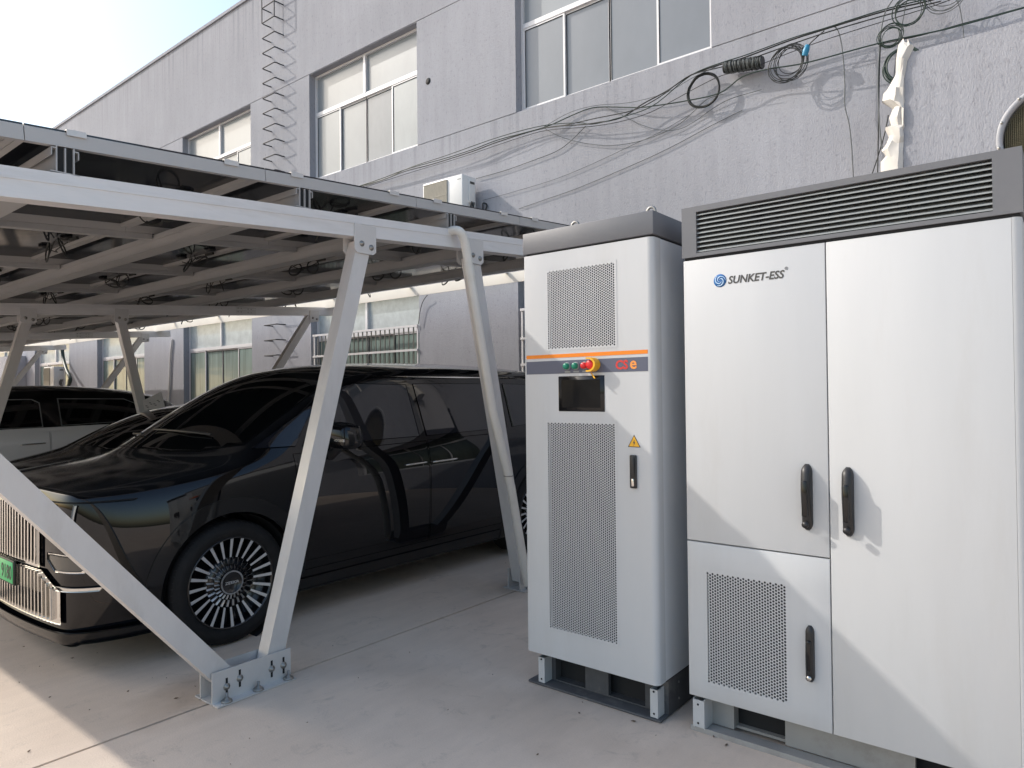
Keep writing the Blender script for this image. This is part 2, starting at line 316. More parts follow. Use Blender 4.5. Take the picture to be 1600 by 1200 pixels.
    def mesh(s, name, mats, fixn=True):
        me = bpy.data.meshes.new(name)
        me.from_pydata([tuple(v) for v in s.v], [], s.f)
        for m in (mats if isinstance(mats, (list, tuple)) else [mats]): me.materials.append(M[m] if isinstance(m, str) else m)
        me.polygons.foreach_set('material_index', s.m); me.polygons.foreach_set('use_smooth', s.sm)
        if fixn:
            bm = bmesh.new(); bm.from_mesh(me); bmesh.ops.recalc_face_normals(bm, faces=bm.faces); bm.to_mesh(me); bm.free()
        me.update(); return me
    def build(s, name, mats, parent=None, smooth_angle=None, fixn=True):
        return obj(name, s.mesh(name, mats, fixn), parent, smooth_angle)
def obj(name, me, parent=None, smooth_angle=None):
    o = bpy.data.objects.new(name, me); C.objects.link(o)
    if smooth_angle is not None and hasattr(me, 'set_sharp_from_angle'):
        me.polygons.foreach_set('use_smooth', [True] * len(me.polygons)); me.set_sharp_from_angle(angle=math.radians(smooth_angle))
    if parent is not None: adopt(parent, o)
    return o
def adopt(p, o):
    o.parent = p
    if p.type == 'EMPTY': o.matrix_parent_inverse = Matrix.Translation(-p.location)
    else: o.matrix_parent_inverse = Matrix.Translation(-p.location) if p.location.length else Matrix()
def tag(o, label, cat, group=None, kind=None):
    if label: o['label'] = label
    if cat: o['category'] = cat
    if group: o['group'] = group
    if kind: o['kind'] = kind
    return o
def thing(name, label, cat, loc, group=None):
    e = bpy.data.objects.new(name, None); C.objects.link(e); e.location = loc; e.empty_display_size = .2
    return tag(e, label, cat, group)
def cellsolid(xs, ys, zs, solid):
    # union of grid cells -> clean bmesh
    nx, ny, nz = len(xs) - 1, len(ys) - 1, len(zs) - 1
    S = {(i, j, k): solid(i, j, k) for i in range(nx) for j in range(ny) for k in range(nz)}
    bm = bmesh.new(); vd = {}
    def V(i, j, k):
        if (i, j, k) not in vd: vd[(i, j, k)] = bm.verts.new((xs[i], ys[j], zs[k]))
        return vd[(i, j, k)]
    for (i, j, k), on in S.items():
        if not on: continue
        for d, q in (((-1, 0, 0), ((0, 0, 0), (0, 0, 1), (0, 1, 1), (0, 1, 0))), ((1, 0, 0), ((1, 0, 0), (1, 1, 0), (1, 1, 1), (1, 0, 1))),
                     ((0, -1, 0), ((0, 0, 0), (1, 0, 0), (1, 0, 1), (0, 0, 1))), ((0, 1, 0), ((0, 1, 0), (0, 1, 1), (1, 1, 1), (1, 1, 0))),
                     ((0, 0, -1), ((0, 0, 0), (0, 1, 0), (1, 1, 0), (1, 0, 0))), ((0, 0, 1), ((0, 0, 1), (1, 0, 1), (1, 1, 1), (0, 1, 1)))):
            if not S.get((i + d[0], j + d[1], k + d[2]), False):
                try: bm.faces.new([V(i + a, j + b, k + c) for a, b, c in q])
                except ValueError: pass
    return bm
def plate(x0, x1, z0, z1, y0, y1, holes):
    xs = sorted({x0, x1} | {h[0] for h in holes} | {h[1] for h in holes}); zs = sorted({z0, z1} | {h[2] for h in holes} | {h[3] for h in holes})
    def sol(i, j, k):
        cx, cz = (xs[i] + xs[i + 1]) / 2, (zs[k] + zs[k + 1]) / 2
        return not any(h[0] < cx < h[1] and h[2] < cz < h[3] for h in holes)
    return cellsolid(xs, [y0, y1], zs, sol)
def smooth_pts(pts, n=6):
    pts = [Vector(p) for p in pts]; out = []
    for i in range(len(pts) - 1):
        p0 = pts[max(i - 1, 0)]; p1 = pts[i]; p2 = pts[i + 1]; p3 = pts[min(i + 2, len(pts) - 1)]
        for k in range(n):
            t = k / n; out.append(.5 * ((2 * p1) + (-p0 + p2) * t + (2 * p0 - 5 * p1 + 4 * p2 - p3) * t * t + (-p0 + 3 * p1 - 3 * p2 + p3) * t ** 3))
    out.append(pts[-1]); return out
def text_mesh(txt, size, depth=.001, shear=0, offset=0, align='LEFT'):
    cu = bpy.data.curves.new('lettering', 'FONT'); cu.body = txt; cu.size = size; cu.extrude = depth; cu.shear = shear; cu.offset = offset; cu.align_x = align
    cu.resolution_u = 3
    o = bpy.data.objects.new('lettering', cu); C.objects.link(o)
    dg = bpy.context.evaluated_depsgraph_get(); me = bpy.data.meshes.new_from_object(o.evaluated_get(dg))
    bpy.data.objects.remove(o); bpy.data.curves.remove(cu); return me
def text_on_front(name, txt, x, y, z, size, m, parent, **kw):
    # lettering that faces -Y, reading along +X
    me = text_mesh(txt, size, **kw)
    me.transform(Matrix.Translation((x, y, z)) @ Matrix.Rotation(math.pi / 2, 4, 'X'))
    me.materials.clear(); me.materials.append(M[m]); me.name = name
    return obj(name, me, parent)

# ================================================================== ground
JX = -3.472
def slab(name, x0, x1, y0, y1):
    o = MB().box(x0, x1, y0, y1, -.15, 0).build(name, 'concrete'); o['kind'] = 'structure'; return o
slab('concrete_pavement', -400, JX - .009, -300, 400)
slab('concrete_pavement', JX + .009, 300, -300, 400)
o = MB().box(-401, 301, -301, 401, -.30, -.151).build('ground', 'dark'); o['kind'] = 'structure'

# ================================================================== factory building
WY = 8.0; TOP = 10.0
bld = thing('factory_building', 'two-storey factory in pale lavender stucco with rows of wide sliding windows', 'building', (-20, WY, 0))
WL = [-6.31 - 5.09 * k for k in range(8)] + [-6.31 + 5.09]
WL.sort(); WW = 3.0
Z_UP = (5.70, 7.76, 7.0); Z_LO = (.95, 3.30, 2.66)
xs = sorted({-60., 12.} | set(WL) | {x + WW for x in WL})
g = .014
zs = sorted({0, TOP, Z_LO[0], Z_LO[1], Z_UP[0] - g, Z_UP[0], Z_UP[1], Z_UP[1] + g})
ys = [WY, WY + .012, WY + .32]
def wall_solid(i, j, k):
    cx, cz = (xs[i] + xs[i + 1]) / 2, (zs[k] + zs[k + 1]) / 2
    inwin = any(x < cx < x + WW for x in WL)
    if inwin and (Z_UP[0] < cz < Z_UP[1] or Z_LO[0] < cz < Z_LO[1]): return False
    if j == 0 and (Z_UP[0] - g < cz < Z_UP[0] or Z_UP[1] < cz < Z_UP[1] + g): return False
    return True
mb = MB(); mb.bm(cellsolid(xs, ys, zs, wall_solid)); mb.build('wall', 'stucco', bld)
mb = MB().box(-60.1, 12.1, WY - .035, WY + .45, TOP, TOP + .07); mb.build('parapet_coping', 'stucco', bld)
mb = MB().box(-60, 12, WY + .9, WY + 1.0, 0, TOP - .5); mb.build('inner_wall', 'dark', bld)

def window(x0, z0, z1, zt, pane_lo, pane_hi, sashes=4, fy=WY + .13, upper_split=.5):
    x1 = x0 + WW; fr = .045; e = .004
    f = MB()
    f.box(x0 + e, x1 - e, fy, fy + .08, z0 + e, z0 + fr); f.box(x0 + e, x1 - e, fy, fy + .08, z1 - fr, z1 - e)
    f.box(x0 + e, x0 + fr, fy + .001, fy + .079, z0 + fr, z1 - fr); f.box(x1 - fr, x1 - e, fy + .001, fy + .079, z0 + fr, z1 - fr)
    f.box(x0 + fr, x1 - fr, fy - .004, fy + .076, zt - .035, zt + .035)
    xm = x0 + WW * upper_split
    f.box(xm - .03, xm + .03, fy - .01, fy + .07, zt + .035, z1 - fr)
    wo = f.build('window', 'winframe', bld)
    for a, b in ((x0 + fr, xm - .03), (xm + .03, x1 - fr)):
        MB().box(a, b, fy + .04, fy + .046, zt + .035, z1 - fr).build('pane', pane_hi, wo)
    n = sashes; wd = (WW - 2 * fr) / n
    for k in range(n):
        a, b = x0 + fr + k * wd, x0 + fr + (k + 1) * wd; yy = fy + (.006 if k in (0, 3) else .036); s = .028
        ov = .012
        a2, b2 = a - (ov if k else 0), b + (ov if k < n - 1 else 0)
        q = MB()
        q.box(a2, b2, yy, yy + .028, z0 + fr, z0 + fr + s + .012); q.box(a2, b2, yy, yy + .028, zt - .035 - s, zt - .035)
        q.box(a2, a2 + s, yy + .001, yy + .027, z0 + fr + s + .012, zt - .035 - s); q.box(b2 - s, b2, yy + .001, yy + .027, z0 + fr + s + .012, zt - .035 - s)
        so_ = q.build('sash', 'winframe', wo)
        MB().box(a2 + s, a2 + s + .007, yy + .002, yy + .010, z0 + fr + s + .012, zt - .035 - s).build('sash_shade', 'dark', wo); MB().box(a2 + s + .007, b2 - s, yy + .002, yy + .010, zt - .042 - s, zt - .035 - s).build('sash_shade', 'dark', wo)  # dark strips standing for the shadow gaps around the sashes
        MB().box(a2 + s, b2 - s, yy + .011, yy + .016, z0 + fr + s + .012, zt - .035 - s).build('pane', random.choice([pane_lo, pane_lo, 'pane_up_b', 'pane_up_c']) if pane_lo == 'pane_up' else pane_lo, wo)
    return wo
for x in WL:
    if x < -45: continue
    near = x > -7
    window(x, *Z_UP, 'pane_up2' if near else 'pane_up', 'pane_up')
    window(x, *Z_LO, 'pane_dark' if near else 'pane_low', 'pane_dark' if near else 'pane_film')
def grille(x0, x1, z0, z1, rails, pitch):
    gr = MB()
    for z in rails: gr.box(x0, x1, WY - .035, WY - .012, z - .018, z + .018)
    for x in (x0, x1 - .03): gr.box(x, x + .03, WY - .011, WY + .012, z0, z1)
    go = gr.build('security_grille', 'winframe', bld)
    n = int((x1 - x0) / pitch); me = MB().box(-.008, .008, -.008, .008, z0, z1).mesh('bar', 'grillebar')
    for k in range(1, n):
        b = obj('bar', me, None); b.location = (x0 + k * (x1 - x0) / n, WY + .001, 0); adopt(go, b)
grille(-11.40 + .1, -8.42, 1.0, 2.72, (1.02, 1.55, 2.30, 2.70), .118)
grille(-6.31 + .06, -3.36, 1.0, 2.80, (1.02, 1.6, 1.98, 2.36, 2.78), .45)
# cable entry hole in the wall
p = at(669, 127, 1, WY)
MB().lathe([(.0001, -.004), (.055, -.004), (.055, .02), (.0001, .02)], p, 1, 20).build('cable_hole', 'dark', bld)
# downpipe between the bays
mb = MB().tube(smooth_pts([at(269, 530, 1, 7.972), at(266, 560, 1, 7.972), at(265, 590, 1, 7.972), at(262, 660, 1, 7.972)], 4), .024, 8)
tag(mb.build('drainpipe', 'pvc'), 'thin crooked pipe running down the wall between two ground-floor windows', 'pipe')

# stucco enclosure on the wall, upper right, with a round exhaust fan
en = thing('wall_enclosure', 'stucco-faced box built out from the wall above the large battery cabinet', 'enclosure', (0, 7.6, 3.2))
fc = Vector((-.05, 7.3, 3.70)); R0 = .40
bm = bmesh.new()
ex0, ex1, ez0, ez1 = -1.185, 1.4, 3.0, 4.675
mb = MB(); n = 48
ring = [(fc.x + R0 * math.cos(2 * math.pi * k / n), fc.z + R0 * math.sin(2 * math.pi * k / n)) for k in range(n)]
def sq(k):
    a = 2 * math.pi * k / n; c, s_ = math.cos(a), math.sin(a)
    t = min((ex1 - fc.x) / c if c > 1e-9 else ((ex0 - fc.x) / c if c < -1e-9 else 1e9), (ez1 - fc.z) / s_ if s_ > 1e-9 else ((ez0 - fc.z) / s_ if s_ < -1e-9 else 1e9))
    return (fc.x + t * c, fc.z + t * s_)
outer = [sq(k) for k in range(n)]
vs = [(x, 7.3, z) for x, z in ring] + [(x, 7.3, z) for x, z in outer] + [(x, 7.5, z) for x, z in ring]
fs = [(k, (k + 1) % n, n + (k + 1) % n, n + k) for k in range(n)] + [(k, 2 * n + k, 2 * n + (k + 1) % n, (k + 1) % n) for k in range(n)]
mb.add(vs, fs)
for (cx, cz) in ((ex0, ez0), (ex0, ez1), (ex1, ez0), (ex1, ez1)):   # close the square corners
    best = sorted(range(n), key=lambda k: (outer[k][0] - cx) ** 2 + (outer[k][1] - cz) ** 2)[:2]
    a, b = outer[best[0]], outer[best[1]]
    if abs(a[0] - cx) + abs(a[1] - cz) > 1e-6: mb.add([(a[0], 7.3, a[1]), (cx, 7.3, cz), (b[0], 7.3, b[1])], [(0, 1, 2)])
mb.add([(ex0, 7.3, ez0), (ex0, 7.99, ez0), (ex0, 7.99, ez1), (ex0, 7.3, ez1)], [(0, 1, 2, 3)])
mb.add([(ex0, 7.3, ez1), (ex0, 7.99, ez1), (ex1, 7.99, ez1), (ex1, 7.3, ez1)], [(0, 1, 2, 3)])
mb.add([(ex1, 7.3, ez0), (ex1, 7.99, ez0), (ex1, 7.99, ez1), (ex1, 7.3, ez1)], [(0, 1, 2, 3)])
mb.add([(ex0, 7.3, ez0), (ex0, 7.99, ez0), (ex1, 7.99, ez0), (ex1, 7.3, ez0)], [(0, 1, 2, 3)])
mb.build('wall', 'stucco', en, fixn=False)
fan = MB().lathe([(R0 + .03, -.004), (R0 + .027, -.010), (R0 - .008, -.010), (R0 - .018, .02), (R0 - .02, .12)], fc, 1, 64).build('fan_ring', 'ringgrey', en)
for k in range(12):
    a = 2 * math.pi * (k + .3) / 12; q = fc + Vector(((R0 + .013) * math.cos(a), -.013, (R0 + .013) * math.sin(a)))
    MB().disc(q, .012, 1, -.006, 10).build('screw', 'zinc', fan)
mb = MB()
for k in range(52):
    x = -R0 + .03 + (k + .5) * (2 * R0 - .06) / 52; h = math.sqrt(max(0, (R0 - .03) ** 2 - x * x))
    mb.box(fc.x + x - .0022, fc.x + x + .0022, 7.325, 7.329, fc.z - h, fc.z + h); mb.box(fc.x - h, fc.x + h, 7.330, 7.334, fc.z + x - .0022, fc.z + x + .0022)
o = mb.build('wire_guard', 'fanmesh', en); o['kind'] = 'stuff'
MB().disc(fc + Vector((0, .1, 0)), R0 - .031, 1, .01, 48).build('fan_back', 'fanmesh', en)
# far grey annex seen under the carport
MB().box(-34, -27.5, 7.62, 7.99, 0, 2.98).build('annex', 'stucco')
tag(bpy.data.objects['annex'], 'low grey stucco annex against the factory wall, seen far left under the carport', 'annex')

# ================================================================== wall ladder
ld = thing('wall_ladder', 'rebar rung ladder with side rails fixed to the upper wall left of the sliding windows', 'ladder', (-12.48, WY, 1.5))
me = MB().tube(smooth_pts([(-.225, .02, 0), (-.225, -.17, 0)], 1) + [(-.215, -.20, 0), (-.19, -.205, .0), (.19, -.205, 0), (.215, -.20, 0)] + [(.225, -.17, 0), (.225, .02, 0)], .012, 7).mesh('rung', 'ladder')
for k in range(-4, 22):
    z = 8.815 - .307 * k
    if z < 2.2: continue
    r_ = obj('rung', me); r_.location = (-12.476, WY, z); adopt(ld, r_)
for x in (-.222, .222):
    MB().tube([(-12.476 + x, WY - .205, 9.12), (-12.476 + x, WY - .205, 10.2)], .011, 7).build('rail', 'ladder', ld)

# ================================================================== air conditioners
def aircon(x0, x1, ztop, label, cables=True):
    W_, D_, H_ = x1 - x0, .30, .63; y0 = 7.60; z0 = ztop - H_
    a = thing('air_conditioner', label, 'air conditioner', ((x0 + x1) / 2, 7.75, z0), 'outdoor air-conditioner units on the wall')
    sp = x0 + W_ * .64
    mb = MB(); mb.bm(plate(x0, x1, z0, ztop, y0, y0 + D_, [])); body = MB().rbox(x0, x1, y0, y0 + D_, z0, ztop, .012, 2).build('casing', 'acwhite', a)
    MB().box(x0 + .035, sp, y0 - .006, y0 - .001, z0 + .03, ztop - .035).build('grille_panel', 'accream', a)
    mb = MB()
    for k in range(30):
        x = x0 + .045 + k * (sp - x0 - .055) / 29; mb.box(x - .004, x + .004, y0 - .022, y0 - .0065, z0 + .03, ztop - .035)
    for z in (z0 + .03, z0 + .2, z0 + .37, ztop - .04): mb.box(x0 + .035, sp, y0 - .026, y0 - .0225, z - .003, z + .003)
    o = mb.build('grille', 'accream', a); o['kind'] = 'stuff'
    MB().rbox(x1 - .005, x1 + .018, y0 + .13, y0 + .27, z0 + .22, ztop - .05, .006).build('service_cover', 'acwhite', a)
    MB().box(x1 + .019, x1 + .021, y0 + .15, y0 + .25, ztop - .12, ztop - .085).build('rating_label', 'ink', a)
    MB().box(x1 - .10, x1 - .03, y0 - .003, y0 - .0005, ztop - .075, ztop - .065).build('maker_mark', 'slat', a)
    for x in (x0 + .12, x1 - .12):
        m2 = MB().box(x - .02, x + .02, y0 - .02, WY - .001, z0 - .05, z0 - .012); m2.box(x - .018, x + .018, WY - .035, WY - .002, z0 - .4, z0 - .051); m2.build('bracket', 'zinc', a)
    if cables:
        for k in range(3):
            MB().tube(smooth_pts([(x1 + .02, y0 + .18 + .03 * k, z0 + .24), (x1 + .05, y0 + .13 + .03 * k, z0 + .12), (x1 + .06, y0 + .2 + .02 * k, z0 + .02), (x1 + .06, y0 + .33, z0 - .03), (x1 + .04, WY + .02, z0 - .06)], 5), .009, 7).build('refrigerant_pipe', 'cable', a)
        MB().tube(smooth_pts([(x1 + .05, y0 + .32, z0 + .02), (x1 + .1, y0 + .34, z0 + .12), (x1 + .09, y0 + .36, z0 + .24), (x1 + .16, y0 + .37, z0 + .2), (x1 + .12, y0 + .35, z0 + .08)], 5), .012, 7).build('refrigerant_pipe', 'cable', a)
    return a
aircon(-7.87, -7.03, 4.85, 'white air-conditioner outdoor unit on the wall above the carport roof')
aircon(-24.55, -23.72, 2.50, 'white air-conditioner outdoor unit far away on the wall, seen below the carport beams')
mb = MB().tube(smooth_pts([at(97, 543, 1, 7.9), at(99, 560, 1, 7.9), at(104, 578, 1, 7.8), at(110, 592, 1, 7.7), at(107, 602, 1, 7.7)], 5), .05, 8)
tag(mb.build('hose', 'greencable'), 'dark green insulated hose hanging down the wall to the far air conditioner', 'hose')

# ================================================================== wires and coils on the wall
def wire(name, pts, off, r, m, label, jit=0, cat='cable'):
    P3 = []
    for i, q in enumerate(pts):
        o_ = off[i] if isinstance(off, (list, tuple)) else off
        P3.append(at(q[0], q[1], 1, WY - o_))
    o = MB().tube(smooth_pts(P3, 5), r, 6).build(name, m); return tag(o, label, cat, 'wires strung along the factory wall')
wire('wall_cable', [(530, 299), (560, 291), (596, 279), (630, 266), (664, 256), (700, 246), (740, 233), (780, 218), (850, 199), (892, 181), (920, 170), (945, 167), (995, 168), (1025, 165), (1075, 157), (1125, 145), (1160, 120), (1200, 108), (1260, 98), (1372, 68), (1480, 45), (1600, 12), (1680, -10)], [.06, .08, .1, .12, .12, .12, .12, .10, .08, .04, .03, .03, .08, .1, .12, .14, .16, .18, .2, .22, .2, .2, .2], .0075, 'greencable', 'long dark cable that rises under the middle window and crosses in front of the coils')
wire('wall_cable', [(515, 300), (560, 293), (596, 282), (632, 268), (670, 258), (700, 249), (740, 236), (780, 221), (850, 200), (905, 195), (930, 192), (970, 184), (1005, 162), (1042, 142), (1080, 117), (1125, 101), (1160, 91), (1232, 64), (1288, 46), (1380, 18), (1456, 0), (1520, -22)], [.06, .08, .1, .12, .12, .12, .12, .10, .08, .12, .14, .14, .14, .14, .14, .15, .16, .16, .16, .18, .2, .2], .008, 'cable', 'thick black cable of the main bundle running up to the upper right')
wire('wall_cable', [(540, 297), (600, 280), (640, 262), (700, 242), (780, 214), (850, 196), (905, 192), (925, 194), (960, 186), (1017, 167), (1067, 127), (1092, 111), (1130, 97), (1165, 86), (1236, 60), (1292, 43), (1384, 14), (1460, -4)], [.06, .1, .12, .12, .1, .08, .1, .13, .15, .16, .16, .16, .17, .17, .18, .18, .2, .2], .006, 'greencable', 'dark green cable lashed along the top of the main bundle')
wire('wall_cable', [(850, 200), (880, 196), (930, 185), (990, 172), (1030, 152), (1062, 128), (1086, 115), (1130, 104), (1170, 93), (1240, 68), (1300, 48), (1390, 22), (1470, 2)], [.08, .1, .14, .16, .17, .17, .17, .17, .18, .18, .2, .2, .2], .0065, 'cable', 'black cable swinging low below the right-hand window before joining the bundle')
wire('wall_cable', [(850, 200), (872, 212), (900, 221), (930, 226), (960, 227), (1005, 219), (1055, 198), (1085, 173), (1105, 155), (1130, 147)], [.08, .06, .04, .03, .03, .03, .04, .06, .1, .12], .0045, 'greycable', 'thin slack grey wire sagging below the bundle left of the first coil')
wire('wall_cable', [(945, 167), (965, 176), (1000, 194), (1030, 203), (1060, 202), (1085, 190), (1110, 172), (1140, 155), (1190, 140)], [.03, .04, .04, .04, .04, .04, .05, .08, .1], .004, 'greycable', 'fine grey wire looping under the first coil')
wire('wall_cable', [(754, 313), (805, 299), (870, 279), (930, 254), (985, 228), (1030, 207), (1080, 178)], .025, .0035, 'greycable', 'hair-thin straight wire crossing the plain wall above the small cabinet')
wire('wall_cable', [(744, 279), (790, 266), (832, 251), (870, 236), (892, 220), (915, 197)], .03, .0055, 'greycable', 'grey wire leading from the air conditioner up to the bundle')
wire('wall_cable', [(811, 326), (860, 309), (900, 295), (960, 270), (1017, 245), (1060, 224), (1110, 197), (1160, 172)], .02, .0045, 'greycable', 'lowest thin line on the plain wall above the two cabinets, a cable shadow built as a wire')  # cast shadow of a slack cable, modelled as a thin grey wire
wire('wall_cable', [(1288, 46), (1302, 41), (1311, 52), (1317, 85), (1320, 130), (1320, 165), (1327, 195), (1331, 235), (1334, 290)], [.16, .16, .15, .14, .13, .13, .13, .13, .13], .006, 'greycable', 'grey wire dropping down the wall behind the large cabinet, left of the two parallel drops')
wire('wall_cable', [(1402, -10), (1385, 15), (1378, 40), (1374, 80), (1372, 130), (1374, 190), (1378, 232)], .2, .006, 'greycable', 'grey drop wire that starts at the top edge beside the upper coil')
wire('wall_cable', [(1376, 60), (1374, 110), (1373, 170), (1372, 230), (1371, 290)], .19, .0065, 'cable', 'black drop wire just left of the white plastic wrap')
wire('wall_cable', [(1418, -5), (1412, 25), (1406, 60), (1401, 85), (1396, 125)], .2, .005, 'greycable', 'short thin wire hanging through the upper coils')
wire('wall_cable', [(1388, 180), (1382, 210), (1370, 250), (1358, 285)], .13, .006, 'cable', 'short slanting black wire beside the white plastic wrap')
wire('wall_cable', [(1262, 72), (1272, 62), (1288, 48)], .18, .006, 'cable', 'short tie cable from the second coil up to the bundle')
wire('wall_cable', [(560, 296), (640, 270), (720, 246), (800, 219), (852, 204), (910, 199), (960, 192), (1010, 178), (1050, 158), (1090, 136), (1128, 118), (1170, 108), (1230, 84), (1290, 62), (1372, 36), (1450, 12), (1500, -6)], [.06, .1, .12, .1, .08, .1, .12, .13, .14, .15, .15, .16, .17, .18, .2, .2, .2], .0042, 'cable', 'thinnest black cable hanging slightly below the rest of the main bundle')
wire('wall_cable', [(850, 198), (890, 176), (930, 165), (985, 160), (1040, 145), (1085, 120), (1128, 100)], [.08, .05, .04, .06, .1, .14, .15], .0035, 'greycable', 'fine grey wire arching above the bundle under the right-hand window sill')
def coil(px, py, rpx, off, turns, r, m, label, spread=.05, ecc=1.0, ties=0):
    c = at(px, py, 1, WY - off); c2 = at(px + rpx, py, 1, WY - off); R = (c2 - c).length * .93
    t_ = thing('cable_coil', label, 'cable coil', c, 'cable coils hanging on the factory wall')
    for k in range(turns):
        rr = R * (1 - random.uniform(0, 2.4) * spread * random.random()); cx = random.uniform(-spread, spread) * R * 1.1; cz = random.uniform(-spread, spread) * R * 1.1; ex_ = random.uniform(1 - spread, 1 + spread)
        ph = random.uniform(0, 6.28); ti = random.uniform(-.25, .25); pts = []
        for j in range(30):
            a = 2 * math.pi * j / 30; w_ = 1 + .02 * math.sin(3 * a + ph)
            pts.append((c.x + cx + rr * w_ * math.cos(a) * ecc * ex_, c.y + random.uniform(-.003, .003) + .05 * ti * math.sin(a + ph) - .012 * (k % 3), c.z + cz + rr * w_ * math.sin(a)))
        MB().tube(pts, r, 6, closed=True).build('turn', m, t_)
    return t_
coil(1100, 142, 27, .09, 6, .0065, 'cable', 'tight black cable coil hanging at the left end of the splice closure', .035)
coil(1233, 99, 31, .18, 9, .0042, 'cable', 'wide loose coil of thin dark cable with a blue tie', .16)
coil(1392, 58, 20, .2, 6, .004, 'greencable', 'middle loose coil of thin green cable above the white plastic wrap', .14)
coil(1422, 18, 27, .2, 6, .004, 'greencable', 'topmost loose coil of thin green cable at the upper right', .12)
coil(1411, 101, 33, .22, 9, .0068, 'greencable', 'heavy dark green cable coil half hidden behind the white plastic wrap', .09)
coil(1478, -12, 34, .2, 4, .004, 'greycable', 'slack grey cable loops running out of the top edge of the picture', .15)
wire('wall_cable', [(1484, -15), (1497, 5), (1503, 30), (1506, 62), (1504, 90)], .16, .0045, 'greycable', 'thin grey wire falling behind the top edge of the stucco enclosure')
wire('wall_cable', [(1372, 70), (1440, 55), (1500, 38), (1560, 22), (1640, 0)], .2, .0045, 'cable', 'upper of the two thin wires leaving at the right edge above the enclosure')
q = at(1260, 79, 1, WY - .2)
tag(MB().tube([q + Vector((-.02, 0, -.05)), q + Vector((.0, -.01, .0)), q + Vector((.012, 0, .05))], [.03, .036, .026], 8).build('cable_tie', mat('blue_tape', (.02, .22, .38), .4)), 'bright blue tape tying the wide loose coil to the bundle', 'tape')
# splice closure: ribbed drum of cable
a_, b_ = at(1132, 106, 1, WY - .12), at(1192, 97, 1, WY - .12)
sp = thing('splice_closure', 'dark ribbed drum of wound cable slung from the bundle between two coils', 'cable drum', (a_ + b_) / 2)
d_ = (b_ - a_)
MB().tube([a_, b_], .062, 14).build('core', 'blackpl', sp)
for k in range(26):
    p_ = a_ + d_ * ((k + .5) / 26); rr = .068 + random.uniform(-.004, .005)
    MB().tube([p_ + Vector((random.uniform(-.004, .004), rr * math.cos(t / 12 * 6.283), rr * math.sin(t / 12 * 6.283))) for t in range(12)], .0068, 5, closed=True).build('wrap', 'greycable' if k % 3 else 'cable', sp)

tag(MB().tube(smooth_pts([at(654, 506, 1, 7.96), at(656, 488, 1, 7.955), at(660, 473, 1, 7.95), at(666, 463, 1, 7.93), at(668, 462, 1, 7.95)], 5), .006, 8).build('wall_conduit', 'cable'), 'bent black conduit end curling off the wall right of the grilled window', 'conduit')
# white plastic wrap along the left edge of the enclosure
wl = [(66, 1409, 1424), (74, 1404, 1428), (95, 1401, 1418), (118, 1399, 1414), (138, 1386, 1413), (150, 1381, 1413), (160, 1378, 1413), (170, 1396, 1413), (186, 1390, 1413), (196, 1391, 1413), (202, 1384, 1412), (214, 1389, 1412), (224, 1386, 1412), (236, 1377, 1412), (246, 1384, 1411), (256, 1376, 1411), (290, 1375, 1411)]
pw = at(1400, 160, 1, 7.4)
mb = MB(); vs = []; K = 14
for i, (py, xl, xr) in enumerate(wl):
    A = at(xl, py, 1, 7.36); B = at(xr, py, 1, 7.30)
    for k in range(K):
        t = 2 * math.pi * k / K; u_ = .5 - .5 * math.cos(t); p_ = A.lerp(B, u_)
        p_.y += -.055 * math.sin(t) * (1 if math.sin(t) > 0 else 1.6) + random.uniform(-.022, .022); p_.z += random.uniform(-.016, .016); p_.x += random.uniform(-.006, .006)
        if k == K // 2: p_.y = 7.29
        vs.append(p_)
fs = []
for i in range(len(wl) - 1):
    for k in range(K): fs.append((i * K + k, i * K + (k + 1) % K, (i + 1) * K + (k + 1) % K, (i + 1) * K + k))
fs.append(tuple(range(K))); fs.append(tuple(range((len(wl) - 1) * K, len(wl) * K)))
tag(mb.add(vs, fs).build('plastic_wrap', 'wrap', smooth_angle=24), 'crumpled white plastic wrap hanging down the left edge of the stucco enclosure', 'plastic wrap')

# ================================================================== solar carport
XF = [-3.49, -9.65, -15.8, -22.0, -28.2]
bt = lambda y: 2.648 + .077 * (y - 2.246)
pz = lambda y: 2.83 + .075 * (y - 2.247)
TILT = math.atan(.075)
cp = thing('solar_carport', 'aluminium solar carport with slanting twin legs and dark panels over the parked cars', 'carport', (-12, 3.4, 0))
BOLT = MB().lathe([(.0001, .016), (.007, .016), (.007, .010), (.011, .010), (.011, .003), (.019, .003), (.019, 0), (.0001, 0)], (0, 0, 0), 0, 8).mesh('bolt', 'zinc')
BOLTZ = MB().lathe([(.0001, .045), (.007, .045), (.007, .02), (.013, .02), (.013, .008), (.028, .008), (.03, 0), (.0001, 0)], (0, 0, 0), 2, 8).mesh('anchor_bolt', 'zinc')
def bolt(parent, p, me=BOLT, name='bolt'):
    b = obj(name, me); b.location = p; adopt(parent, b); return b
